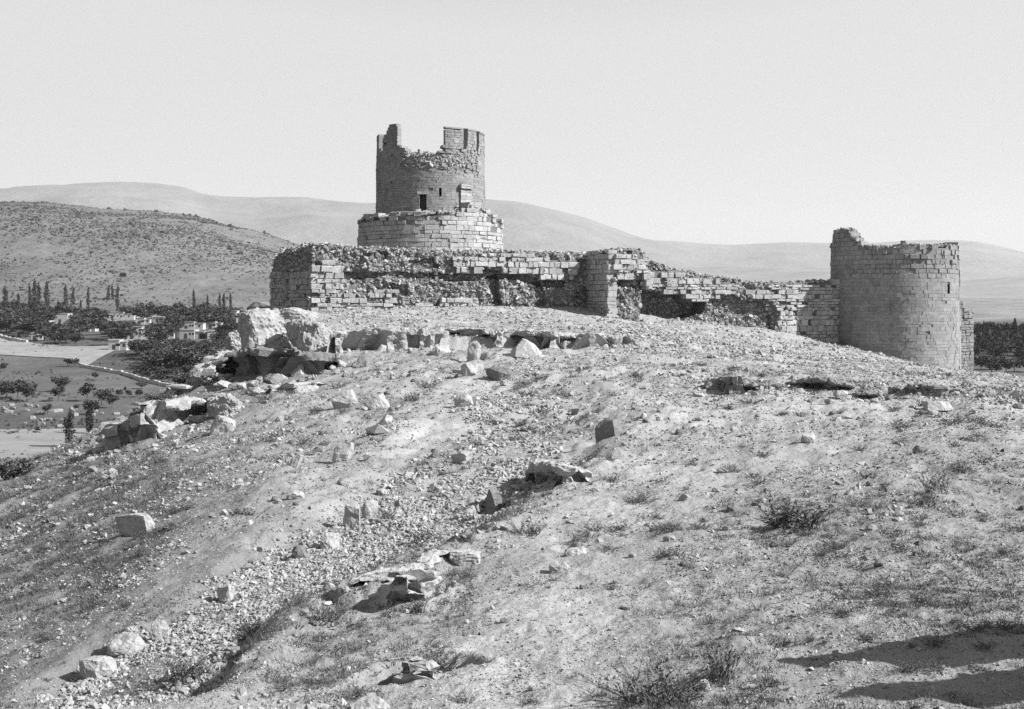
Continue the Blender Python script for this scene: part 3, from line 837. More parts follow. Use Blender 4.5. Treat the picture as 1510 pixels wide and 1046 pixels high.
# stub of wall beyond the broad tower
ws = empty('wall_stub', ((1420 - CX) / F * 150, 150, -9))
tag(ws, 'narrow broken stump of wall standing just behind the broad tower', 'ruined wall')
s = Soup()
pa = np.array([(1398 - CX) / F * 149, 149.0]); pb = np.array([(1436 - CX) / F * 150.5, 150.5])
dd = pb - pa; LL = np.linalg.norm(dd); dd /= LL; nn = np.array([dd[1], -dd[0]])
z = -13.0
while z < .3:
    ch = RNG.uniform(.3, .45); t = 0
    while t < LL - .05:
        t1 = min(t + RNG.uniform(.4, .8), LL)
        if t1 > LL - .25: t1 = LL
        um = pix(*(pa + dd * (t + t1) / 2), z)[0]
        tp = np.interp(um, [1398, 1412, 1420, 1430, 1437], [-.1, -.05, -.15, -1.5, -2.4])
        if z + ch < tp + .2: block(s, pa + dd * t, pa + dd * t1, nn, z, z + ch, 0, 1.8, .012, .03 if z < -3 else .1)
        t = t1
    z += ch
s.build('masonry', M_tower, ws, origin=(ws.location[0], ws.location[1], ws.location[2]))

# ------------------------------------------------------------------ boulders, slabs and ledges
def rock_mesh(w, d, h, seed, blocky=.75, strata=.0, rough=.05, overhang=0.0, wedge=0.0, sub=3, pits=0.0):
    rs = np.random.default_rng(seed)
    p = rs.normal(size=(30, 3)); p /= np.linalg.norm(p, axis=1)[:, None]
    p = p / np.abs(p).max(1)[:, None] ** blocky * rs.uniform(.84, 1.05, (30, 1))
    if wedge: p[:, :2] *= (1 - wedge * np.clip((p[:, 2:3] + 1) / 2, 0, 1))
    if overhang: p[:, :2] *= (1 - overhang * np.clip((1 - p[:, 2:3]) / 2, 0, 1))
    p *= np.array([w, d, h]) * .5
    bm = bmesh.new()
    for q in p: bm.verts.new(q)
    r = bmesh.ops.convex_hull(bm, input=bm.verts)
    bmesh.ops.delete(bm, geom=[g for g in set(r['geom_interior'] + r['geom_unused']) if isinstance(g, bmesh.types.BMVert)], context='VERTS')
    bmesh.ops.triangulate(bm, faces=bm.faces)
    for _ in range(sub):
        bmesh.ops.subdivide_edges(bm, edges=[e for e in bm.edges if e.calc_length() > max(w, d, h) * (.03 if sub < 5 else .014)], cuts=1, use_grid_fill=True)
        bmesh.ops.triangulate(bm, faces=[f for f in bm.faces if len(f.verts) > 4])
    bm.normal_update()
    sz = (w * d * h) ** (1 / 3)
    off = Vector((seed * 3.1, seed * 1.7, 0))
    for v in bm.verts:
        c = v.co / sz * 2.2 + off
        n = mnoise.noise(c) * 1.0 + mnoise.noise(c * 2.3) * .6 + mnoise.noise(c * 5.1) * .4 + mnoise.noise(c * 11) * .28
        k = rough * sz * n
        if pits: k -= pits * sz * (max(0, .42 - mnoise.voronoi(c * 3.1)[0][0]) + .6 * max(0, .4 - mnoise.voronoi(c * 6.5)[0][0]))
        if strata: k += strata * sz * .25 * (abs((v.co.z / h * 5.3 + mnoise.noise(c * .7)) % 1 - .5) - .25)
        v.co += v.normal * k
    me = bpy.data.meshes.new('rock')
    bm.to_mesh(me); bm.free()
    return me

def rock(name, cat, label, u0, v0, u1, v1, dk=.8, m=None, seed=None, sink=.25, tilt=(0, 0), rz=0.0, group=None, base=None, z_off=0.0, **kw):
    """a rock whose outline spans the photo box u0..u1, v0..v1"""
    uc = (u0 + u1) / 2
    g = at(uc, base if base is not None else v1 - .15 * (v1 - v0))
    k = g[1] / F
    w, h = (u1 - u0) * k, (v1 - v0) * k
    seed = seed if seed is not None else int(u0 * 7 + v0) % 9973
    d = w * dk
    me = rock_mesh(w * 1.04, d, h * (1 + sink), seed, **kw)
    o = obj(name, me, m or M_rock)
    zc = vz((v0 + v1) / 2, g[1]) - h * sink / 2
    o.location = (g[0], g[1] + (0 if base is not None else d * .15), zc + z_off)
    o.rotation_euler = (R(tilt[0]), R(tilt[1]), R(rz))
    return tag(o, label, cat, group)

ROCKS = [
 # name, category, label, u0, v0, u1, v1, options
 ('boulder', 'boulder', 'huge pale pitted boulder perched on the left brink of the summit', 356, 453, 426, 524, dict(dk=.9, m=M_rockpit, pits=.09, sub=5, strata=.1, blocky=.85, rough=.075, rz=22, tilt=(0, -8), base=524)),
 ('boulder', 'boulder', 'broad pale boulder with a dark sheer face, right of the huge pitted boulder', 424, 470, 494, 532, dict(dk=.8, m=M_rockpit, pits=.09, sub=5, blocky=.9, rough=.06, strata=.12, rz=-34, base=526)),
 ('boulder', 'boulder', 'pale rugged boulder low on the brink, left of the huge pitted boulder', 333, 488, 366, 520, dict(dk=1, rz=-20, m=M_rockpit, pits=.09, sub=5, strata=.1, blocky=.5, rough=.1, base=515)),
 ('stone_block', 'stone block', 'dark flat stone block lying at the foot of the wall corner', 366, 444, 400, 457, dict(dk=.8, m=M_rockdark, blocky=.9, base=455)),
 ('rock_slab', 'rock ledge', 'low pale slab on the summit just below the wall corner', 405, 455, 470, 476, dict(dk=.8, m=M_rockpit, pits=.09, sub=5, strata=.1, base=470)),
 ('conical_stone', 'stone', 'white conical flat bottomed stone lying below the rock ledges', 744, 499, 804, 529, dict(dk=.9, m=M_rock, wedge=.75, blocky=.8, rough=.035, sink=.0, base=523)),
 ('upright_stone', 'stone', 'upright pale stone leaning beside the white conical stone', 689, 503, 708, 533, dict(dk=.8, blocky=.8, tilt=(0, 8), base=530)),
 ('boulder', 'boulder', 'broken pale stone below the upright leaning stone', 680, 532, 712, 556, dict(dk=.9, base=553)),
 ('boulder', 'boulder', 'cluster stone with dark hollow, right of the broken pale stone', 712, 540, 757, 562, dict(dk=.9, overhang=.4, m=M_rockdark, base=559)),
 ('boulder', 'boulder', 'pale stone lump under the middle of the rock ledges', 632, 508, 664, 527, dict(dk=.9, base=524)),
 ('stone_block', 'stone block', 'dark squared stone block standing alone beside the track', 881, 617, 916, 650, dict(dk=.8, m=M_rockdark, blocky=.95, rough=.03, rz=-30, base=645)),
 ('upright_stone', 'stone', 'upright split stone with dark left face on the track edge', 506, 746, 536, 784, dict(dk=.8, blocky=.9, rz=-30, tilt=(0, 5), base=778)),
 ('upright_stone', 'stone', 'upright rounded stone just right of the split stone', 533, 737, 558, 768, dict(dk=.7, blocky=.6, base=762)),
 ('boulder', 'boulder', 'pale stone on the track edge, below left of the split stone', 474, 786, 502, 816, dict(dk=.9, base=810)),
 ('boulder', 'boulder', 'grey stone on the track edge, second below the split stone', 430, 803, 452, 828, dict(dk=.9, m=M_rockdark, base=822)),
 ('rock_slab', 'rock slab', 'oblong pale slab with a long shadow on the left slope', 176, 757, 235, 790, dict(dk=.55, rz=-20, overhang=.15, blocky=.95, rough=.035, tilt=(0, -9), base=784)),
 ('rock_slab', 'rock slab', 'bright leaning slab, the taller one of a split pair', 490, 648, 518, 684, dict(dk=.5, tilt=(0, 30), blocky=.85, base=680)),
 ('rock_slab', 'rock slab', 'thin leaning slab left of the split pair', 428, 667, 443, 692, dict(dk=.7, tilt=(0, 22), blocky=.85, base=689)),
 ('boulder', 'boulder', 'pale wedge boulder with dark left side on the upper left slope', 312, 615, 346, 643, dict(dk=.8, blocky=.7, tilt=(0, 18), base=637)),
 ('boulder', 'boulder', 'pale flat boulder right of the jagged ledge stepping down the left edge', 262, 586, 294, 604, dict(dk=.9, base=602)),
 ('boulder', 'boulder', 'broad outcrop boulder with shaded hollow on the upper left slope', 296, 582, 362, 616, dict(dk=.7, rz=-28, overhang=.35, m=M_rockpit, pits=.09, sub=5, blocky=.7, strata=.2, rough=.08, base=610)),
 ('stone_block', 'stone block', 'small white cube shaped stone in the shadow below the brink', 328, 521, 342, 535, dict(dk=.9, blocky=.95, base=533)),
 ('boulder', 'boulder', 'grey stone lit in the shaded hollow under the broad boulder', 430, 536, 450, 556, dict(dk=.9, base=553)),
 ('rock_slab', 'rock slab', 'long low slab at the lower rim of the shaded hollow', 412, 566, 468, 580, dict(dk=.6, blocky=.85, base=577)),
 ('rock_slab', 'rock slab', 'pale tilted slab on the upper slope, left one of two neighbours', 490, 579, 526, 605, dict(dk=.6, tilt=(0, -20), blocky=.85, base=601)),
 ('rock_slab', 'rock slab', 'pale tilted slab on the upper slope, right one of two neighbours', 540, 585, 572, 606, dict(dk=.6, tilt=(0, -20), blocky=.85, base=603)),
 ('boulder', 'boulder', 'bright stone with a dark left side, alone in the upper slope middle', 670, 582, 698, 600, dict(dk=.7, tilt=(0, -15), base=598)),
 ('rock_slab', 'rock slab', 'dark hollow rock slab at the upper end of the stony track', 662, 664, 704, 687, dict(dk=.7, rz=-26, overhang=.5, base=683)),
 ('rock_slab', 'rock slab', 'small flat slab right of the long pale rock slab', 664, 812, 708, 832, dict(dk=.7, blocky=.9, strata=.3, base=830)),
 ('stone_block', 'stone block', 'dark block on the right bank of the stony track', 710, 714, 742, 762, dict(dk=.9, rz=-30, m=M_rockdark, blocky=.85, overhang=.2, base=756)),
 ('boulder', 'boulder', 'pale smooth boulder in the lower track, middle of three', 160, 932, 214, 966, dict(dk=.8, blocky=.5, base=960)),
 ('boulder', 'boulder', 'pale pointed boulder in the lower track, highest of three', 220, 906, 252, 944, dict(dk=.8, wedge=.4, blocky=.6, base=940)),
 ('boulder', 'boulder', 'large pale boulder in the lower track, lowest of three', 118, 966, 172, 1003, dict(dk=.8, blocky=.55, base=996)),
 ('upright_stone', 'stone', 'small upright stone with dark left face in the lower track', 322, 860, 346, 890, dict(dk=.7, blocky=.85, rz=-25, base=886)),
 ('stone_block', 'stone block', 'small grey cube on bare earth in the right middle', 1182, 638, 1202, 655, dict(dk=.9, blocky=.95, base=653)),
 ('stone_block', 'stone block', 'white cube stone below the middle one of the dug hollows', 1230, 575, 1250, 588, dict(dk=.9, blocky=.95, base=586)),
 ('boulder', 'boulder', 'pale stone low among rubble at far right of the hollows', 1362, 592, 1402, 606, dict(dk=.9, base=604)),
 ('boulder', 'boulder', 'dark pointed stone on the bare right slope', 1345, 655, 1362, 669, dict(dk=.9, m=M_rockdark, wedge=.5, base=667)),
 ('boulder', 'boulder', 'white stone at the bottom beside the dead thistle clump', 1031, 1003, 1050, 1021, dict(dk=.9, base=1018)),
 ('boulder', 'boulder', 'bright flat rock at the bottom middle edge of the picture', 512, 1022, 580, 1060, dict(dk=.9, blocky=.4, sink=.8, base=1046)),
 ('boulder', 'boulder', 'pale half buried stone right of the middle foreground', 832, 806, 870, 822, dict(dk=.7, blocky=.5, sink=.6, base=818)),
 ('boulder', 'boulder', 'pale half buried stone beside the trodden path, lower one', 810, 828, 842, 846, dict(dk=.7, blocky=.5, sink=.6, base=842)),
 ('boulder', 'boulder', 'grey lump on the rim of the middle dug hollow', 1165, 552, 1190, 570, dict(dk=.9, base=568)),
 ('boulder', 'boulder', 'pale rugged lump on the left rim of the left dug hollow', 1036, 555, 1066, 576, dict(dk=.9, m=M_rockpit, pits=.09, sub=5, strata=.1, base=573)),
]
def cliff(name, cat, label, top, bot, back=2.5, inset=.9, slab=.3, m=None, seed=0, jog=.5, bw=(.5, 1.9)):
    """a rock ledge: thin cap with hollows weathered out below it; outlines in photo pixels"""
    rs = np.random.default_rng(seed)
    tu, tv = zip(*top); bu, bv = zip(*bot)
    u0, u1 = tu[0], tu[-1]
    pts = [at(u, np.interp(u, bu, bv)) for u in np.linspace(u0, u1, 14)]
    P = np.array(pts); seg = np.concatenate([[0], np.cumsum(np.linalg.norm(np.diff(P[:, :2], axis=0), axis=1))])
    hm = float(np.mean([max(.15, vz(np.interp(u, tu, tv), p[1]) - p[2]) for u, p in zip(np.linspace(u0, u1, 14), pts)])); st = min(.11, max(.03, hm * .09))
    n = max(24, int(seg[-1] / st)); t = np.linspace(0, seg[-1], n)
    X, Yc = np.interp(t, seg, P[:, 0]), np.interp(t, seg, P[:, 1])
    d_ = np.stack([np.gradient(X), np.gradient(Yc)], -1); d_ /= np.linalg.norm(d_, axis=1)[:, None]
    nn = np.stack([d_[:, 1], -d_[:, 0]], -1)
    U = CX + F * X / Yc
    zt = vz(np.interp(U, tu, tv), Yc); zg = ground_z(X, Yc)
    zb = np.minimum(zg, zt - .1) - .45
    H_ = np.maximum(zt - zg, .12)
    off, ins, th_, dz = [np.zeros(n) for _ in range(4)]
    a = 0.0
    while a < seg[-1]:
        w = rs.uniform(*bw); k = (t >= a) & (t < a + w); ed = np.exp(-np.minimum(t - a, a + w - t) / (st * 1.1)) * k
        off[k] = rs.normal(0, jog * .5) + rs.normal(0, .25) * (t[k] - a - w / 2); ins[k] = inset * rs.choice([.12, .35, .7, 1.0, 1.15]); th_[k] = slab * rs.uniform(.7, 1.5); dz[k] = rs.normal(0, .05) * min(1, H_.mean())
        off -= ed * rs.uniform(.05, .3); a += w
    ker_ = np.ones(3) / 3
    off = np.convolve(np.pad(off, 1, mode='edge'), ker_, 'valid')
    tap = sstep(0, .5, t) * sstep(0, .5, seg[-1] - t)
    zt = zg + (zt - zg) * tap + dz * tap; ins = ins * tap
    th_ = np.minimum(th_, H_ * .45)
    rows = []
    for o_, z_ in ((-back, None), (-back * .5, None), (-.35, zt + .02), (off - .06, zt + .01), (off, zt - .04), (off + .02, zt - th_ * .6), (off - .05, zt - th_), (off - ins * .75, zt - th_ * 1.1 - .03),
                   (off - ins, zt * .6 + zb * .4 - th_ * .4), (off - ins * .95, zt * .3 + zb * .7), (off - ins * .5, zb)):
        o_ = np.broadcast_to(o_, (n,))
        x_, y_ = X + nn[:, 0] * o_, Yc + nn[:, 1] * o_
        if z_ is None: z_ = ground_z(x_, y_) + (-.25 if o_[0] <= -back else .03)
        rows.append(np.stack([x_, y_, z_], -1))
    Rw = np.array(rows); q = []
    for i in range(len(Rw) - 1):
        m_ = max(1, min(9, int(np.linalg.norm(Rw[i + 1] - Rw[i], axis=1).mean() / st)))
        for k in range(m_): q.append(Rw[i] + (Rw[i + 1] - Rw[i]) * k / m_)
    q.append(Rw[-1]); G = np.array(q)
    sc_ = min(1.0, hm) ** .7; fq = 1.3 / min(1.0, hm) ** .7
    e = fbm(G[..., 0] * fq, G[..., 1] * fq, G[..., 2] * fq * 1.9, 4, seed + 3)
    e2 = fbm(G[..., 0] * fq * 3.2, G[..., 1] * fq * 3.2, G[..., 2] * fq * 5.5, 3, seed + 4)
    G[..., :2] += nn[None] * (.16 * sc_ * e + .06 * sc_ * e2)[..., None]
    G[..., 2] += .07 * sc_ * e2 + .06 * sc_ * e
    a_, b_ = G.shape[:2]; ix = np.arange(a_ * b_).reshape(a_, b_)
    fc = np.stack([ix[:-1, :-1], ix[1:, :-1], ix[1:, 1:], ix[:-1, 1:]], -1).reshape(-1, 4)
    og = np.array([X.mean(), Yc.mean(), zg.mean()])
    o = obj(name, mesh_np(name, G.reshape(-1, 3) - og, [fc]), m or M_rock)
    o.location = og
    return tag(o, label, cat)

cliff('rock_ledge', 'rock ledge', 'longest undercut limestone ledge with dark hollows, below the wall', [(480, 496), (500, 489), (540, 486), (600, 486), (650, 487), (700, 486), (742, 490)], [(480, 530), (520, 521), (590, 516), (640, 514), (700, 512), (742, 508)], 3.5, 1.3, .3, M_rock, 11, .8)
cliff('rock_ledge', 'rock ledge', 'lower rock ledge tapering out to the right of the white conical stone', [(726, 489), (760, 488), (800, 489), (850, 493), (900, 494), (938, 499)], [(726, 508), (780, 513), (830, 514), (870, 511), (938, 507)], 3.0, 1.0, .25, M_rock, 12, .6)
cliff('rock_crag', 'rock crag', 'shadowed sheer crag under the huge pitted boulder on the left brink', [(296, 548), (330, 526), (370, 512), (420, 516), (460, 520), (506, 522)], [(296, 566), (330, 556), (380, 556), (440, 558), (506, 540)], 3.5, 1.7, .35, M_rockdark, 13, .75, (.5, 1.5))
cliff('rock_ledge', 'rock ledge', 'jagged pale ledge stepping down the left edge of the slope', [(150, 648), (180, 628), (215, 604), (245, 592), (290, 588), (330, 584)], [(150, 660), (180, 654), (215, 652), (245, 646), (290, 616), (330, 606)], 2.2, 1.3, .4, M_rock, 25, 1.2, (.5, 1.6))
cliff('rock_ledge', 'rock ledge', 'pale broken ledge climbing the flank under the huge pitted boulder', [(262, 572), (290, 556), (318, 538), (346, 512)], [(262, 584), (290, 574), (318, 560), (346, 536)], 2.0, 1.2, .35, M_rock, 26, 1.0, (.5, 1.5))
cliff('rock_ledge', 'rock ledge', 'broken low ledge at the lower rim of the shaded crag', [(395, 574), (430, 566), (470, 562)], [(395, 582), (430, 578), (470, 570)], 1.5, .6, .2, M_rock, 14, .4)
cliff('hollow_bank', 'dug hollow', 'left dug hollow with a dark mouth on the right slope', [(1030, 568), (1055, 558), (1085, 556), (1105, 561), (1122, 570)], [(1030, 572), (1055, 576), (1085, 583), (1105, 580), (1122, 573)], 1.4, .95, .3, M_bank, 15, .35, (.4, 1.1))
cliff('hollow_bank', 'dug hollow', 'middle dug hollow with a dark mouth on the right slope', [(1160, 566), (1190, 557), (1220, 556), (1250, 566), (1262, 571)], [(1160, 569), (1190, 574), (1220, 577), (1250, 576), (1262, 574)], 1.4, .95, .3, M_bank, 16, .35, (.4, 1.1))
cliff('hollow_bank', 'dug hollow', 'long shallow dug hollow at the right of the slope', [(1318, 573), (1350, 568), (1385, 570), (1420, 577)], [(1318, 577), (1350, 582), (1385, 583), (1420, 580)], 1.2, .7, .25, M_bank, 17, .35, (.5, 1.2))
cliff('hollow_bank', 'dug hollow', 'small dark gap in the rubble below the middle dug hollow', [(1258, 582), (1280, 579), (1304, 583)], [(1258, 585), (1280, 589), (1304, 586)], 1.0, .6, .2, M_bank, 18, .3, (.4, .9))
cliff('rock_ledge', 'rock ledge', 'undercut slab with dark hollows beside the stony track', [(772, 686), (785, 681), (815, 683), (845, 690), (880, 694)], [(772, 708), (790, 714), (825, 716), (850, 712), (880, 700)], 1.4, .8, .3, M_rock, 19, .35, (.4, 1.0))
cliff('rock_ledge', 'rock ledge', 'foreground overhanging slab above the darkest hollow', [(548, 872), (575, 864), (605, 856), (645, 846)], [(548, 880), (575, 900), (605, 906), (645, 872)], 1.0, .7, .16, M_rock, 20, .22, (.3, .8))
cliff('rock_ledge', 'rock ledge', 'long pale rock lip behind the foreground overhanging slab', [(560, 855), (600, 846), (640, 830), (672, 806)], [(560, 858), (600, 862), (640, 848), (672, 818)], 1.1, .5, .2, M_rock, 21, .25, (.25, .7))
cliff('rock_ledge', 'rock ledge', 'broken lip over the dark gash near the bottom middle', [(560, 1000), (600, 992), (640, 976), (664, 964)], [(560, 1006), (600, 1010), (640, 994), (664, 970)], .7, .45, .14, M_rock, 22, .2, (.25, .6))
for r_ in ROCKS:
    rock(*r_[:7], **r_[7])

BR = [obj('broken_rock', rock_mesh(1, .85, .7, 840 + k, blocky=.7 + .05 * k, rough=.07, sub=3), M_rock if k % 2 else M_rockdark) for k in range(6)]
brink = [(140, 662), (200, 640), (250, 612), (300, 592), (350, 570), (400, 560), (450, 556), (510, 540)]
for c in range(64):
    t = RNG.random() * 7; i = min(int(t), 6); f_ = t - i
    u = brink[i][0] * (1 - f_) + brink[i + 1][0] * f_ + RNG.normal(0, 14); v = brink[i][1] * (1 - f_) + brink[i + 1][1] * f_ + RNG.normal(-2, 11)
    p = at(u, v)
    o = BR[c] if c < 6 else link(BR[c % 6].copy())
    q = float(np.exp(RNG.normal(math.log(.62), .42)))
    o.location = (p[0], p[1], p[2] + q * .12); o.scale = (q * RNG.uniform(.9, 1.6), q, q * RNG.uniform(.7, 1.1))
    o.rotation_euler = (RNG.normal(0, .2), RNG.normal(.1, .25), RNG.uniform(0, 6.28))
    tag(o, 'broken limestone rock tumbled along the left brink of the hill', 'rock', 'broken rocks along the left brink')
# loose stones one can tell apart: copies of a few kinds
LS = []
for k in range(8):
    o = obj('loose_stone', rock_mesh(1, .8, .62, 300 + k, blocky=.4 + .07 * k, rough=.07, sub=2), M_rock if k % 3 else M_rockdark)
    LS.append(o)
x, y, z, u, v = ground_samples(5200, 0, 1510, 15, 100)
den = .35 + .6 * fbm(x / 5, y / 5, 0, 2, 84) + .5 * in_poly(u, v, DITCH_POLY)
k_ = np.where((RNG.random(len(x)) < np.clip(den - .15, .02, 1)) & (v < 1040) & (v > 520))[0][:290]
for c, i in enumerate(k_):
    o = LS[c] if c < len(LS) else link(LS[c % len(LS)].copy())
    sc_ = float(np.exp(RNG.normal(math.log(.2), .3))) * min(max(y[i] / 32, .75), 1.8)
    o.location = (x[i], y[i], z[i] + sc_ * .12)
    o.rotation_euler = (RNG.normal(0, .2), RNG.normal(0, .2), RNG.uniform(0, 6.28))
    o.scale = (sc_, sc_, sc_)
    tag(o, 'single loose limestone fragment lying on the dry stony slope', 'stone', 'loose stones on the slope')

# ------------------------------------------------------------------ vegetation
def blade_cluster(n, rad, h, wid, lean=.5, rs=None, seg=1):
    rs = rs or RNG
    a = rs.uniform(0, 2 * math.pi, n); r = rad * np.sqrt(rs.random(n))
    b = np.stack([r * np.cos(a), r * np.sin(a), np.zeros(n)], -1)
    hh = h * rs.uniform(.5, 1.1, n)
    da = a + rs.normal(0, .7, n)
    tip = b + np.stack([np.cos(da) * hh * lean * rs.random(n) * 1.4, np.sin(da) * hh * lean * rs.random(n) * 1.4, hh], -1)
    pa = rs.uniform(0, 2 * math.pi, n)
    sd = np.stack([np.cos(pa), np.sin(pa), np.zeros(n)], -1) * wid * .5
    V = np.stack([b - sd, b + sd, tip], 1).reshape(-1, 3)
    T = np.arange(3 * n).reshape(n, 3)
    return V, T
TUFTS = [blade_cluster(16, .10, .13, .012, .9) for _ in range(6)]
LOWT = [blade_cluster(14, .12, .06, .02, 1.4) for _ in range(6)]
def tufts(soup, P, size, protos):
    which = RNG.integers(0, len(protos), len(P))
    for k, (V, T) in enumerate(protos):
        m = np.where(which == k)[0]
        if not len(m): continue
        W = np.einsum('nij,nvj->nvi', rot_batch(len(m), .12), V[None] * size[m, None, None]) + P[m][:, None, :]
        soup.add(W.reshape(-1, 3), [(T[None] + (np.arange(len(m)) * len(V))[:, None, None]).reshape(-1, 3)])
s = Soup()
x, y, z, u, v = ground_samples(70000, -150, 1660, 13.5, 110)
d, sd, par = seg_dist(x, y, DITCH_C)
inside = in_poly(u, v, DITCH_POLY)
den = .10 + .35 * fbm(x / 2.2, y / 2.2, 0, 3, 91)
den += .55 * in_poly(u, v, [(-200, 640), (200, 650), (270, 700), (240, 820), (100, 920), (-200, 1000)])
den += .30 * in_poly(u, v, [(860, 800), (1250, 780), (1510, 800), (1510, 940), (1150, 940), (900, 900)])
den += .35 * in_poly(u, v, [(820, 950), (1150, 930), (1160, 1060), (800, 1060)])
den += .35 * in_poly(u, v, [(400, 860), (560, 820), (720, 790), (700, 960), (560, 1046), (380, 1046)])
den -= .3 * in_poly(u, v, [(900, 585), (1510, 590), (1510, 710), (1200, 720), (860, 760)])
den -= .5 * in_poly(u, v, [(700, 800), (860, 700), (1000, 740), (900, 850), (880, 1000), (760, 1046), (700, 940)]) + .25 * inside
den -= .7 * path_w(x, y)
keep = RNG.random(len(x)) < np.clip(den, .0, 1)
P = np.stack([x, y, z - .005], -1)[keep]
size = RNG.uniform(.5, 1.4, len(P)) * np.clip(P[:, 1] / 28, .75, 1.7)
half = RNG.random(len(P)) < .45
tufts(s, P[half], size[half], TUFTS)
tufts(s, P[~half], size[~half], LOWT)
tag(s.build('dry_grass', M_grass), 'sparse dry grass and low thorny tufts covering the slope', 'grass', kind='stuff')

def tube(soup, pts, r0, r1, n=5):
    pts = np.asarray(pts); k = len(pts)
    V = []
    for i, p in enumerate(pts):
        d_ = pts[min(i + 1, k - 1)] - pts[max(i - 1, 0)]; d_ = d_ / (np.linalg.norm(d_) + 1e-9)
        a = np.cross(d_, [.3, .9, .2]); a /= np.linalg.norm(a) + 1e-9; b = np.cross(d_, a)
        r_ = r0 + (r1 - r0) * i / (k - 1)
        for j in range(n):
            t = 2 * math.pi * j / n
            V.append(p + r_ * (a * math.cos(t) + b * math.sin(t)))
    q = [(i * n + j, i * n + (j + 1) % n, (i + 1) * n + (j + 1) % n, (i + 1) * n + j) for i in range(k - 1) for j in range(n)]
    soup.add(V, [np.array(q)])

def shrub_meshes(seed, stems=26, leafy=9, spread=.55, leaf=.05):
    """unit shrub: height 1, radius ~0.8"""
    rs = np.random.default_rng(seed)
    st, lf = Soup(), Soup()
    LV = []
    for i in range(stems):
        a = rs.uniform(0, 2 * math.pi); l = rs.uniform(.45, 1.05); le = spread * rs.uniform(.15, 1.3)
        b_ = rs.uniform(0, 6.28); q_ = .38 * math.sqrt(rs.random()); p0 = np.array([math.cos(b_) * q_, math.sin(b_) * q_, -.05])
        pts = [p0 + np.array([math.cos(a) * le * t ** 1.2, math.sin(a) * le * t ** 1.2, l * t]) + rs.normal(0, .03, 3) * t for t in np.linspace(0, 1, 5)]
        tube(st, pts, .014, .004, 3)
        for k in range(leafy):
            t = rs.uniform(.3, 1); j = min(int(t * 4), 3); p = pts[j] + (pts[j + 1] - pts[j]) * (t * 4 - j)
            d_ = rs.normal(size=3); d_[2] = abs(d_[2]) + .3; d_ /= np.linalg.norm(d_)
            sdv = np.cross(d_, rs.normal(size=3)); sdv /= np.linalg.norm(sdv) + 1e-9
            LV += [p - sdv * leaf * .3, p + sdv * leaf * .3, p + d_ * leaf * 1.6 + sdv * leaf * .1]
    lf.add(np.array(LV), [np.arange(len(LV)).reshape(-1, 3)])
    return st.mesh('stem'), lf.mesh('foliage')
def shrub(label, u, v, wpx, hpx, seed, kind='dry_shrub', cat='shrub', group=None, **kw):
    p = at(u, v); k = p[1] / F
    o = empty(kind, (p[0], p[1], p[2]))
    o.rotation_euler.z = seed
    h = hpx * k * .85; w = wpx * k
    o.scale = (w / 1.2, w / 1.2, h)
    a, b = shrub_meshes(seed, **kw)
    obj('stems', a, M_shrub, o); obj('foliage', b, M_shrub, o)
    return tag(o, label, cat, group)
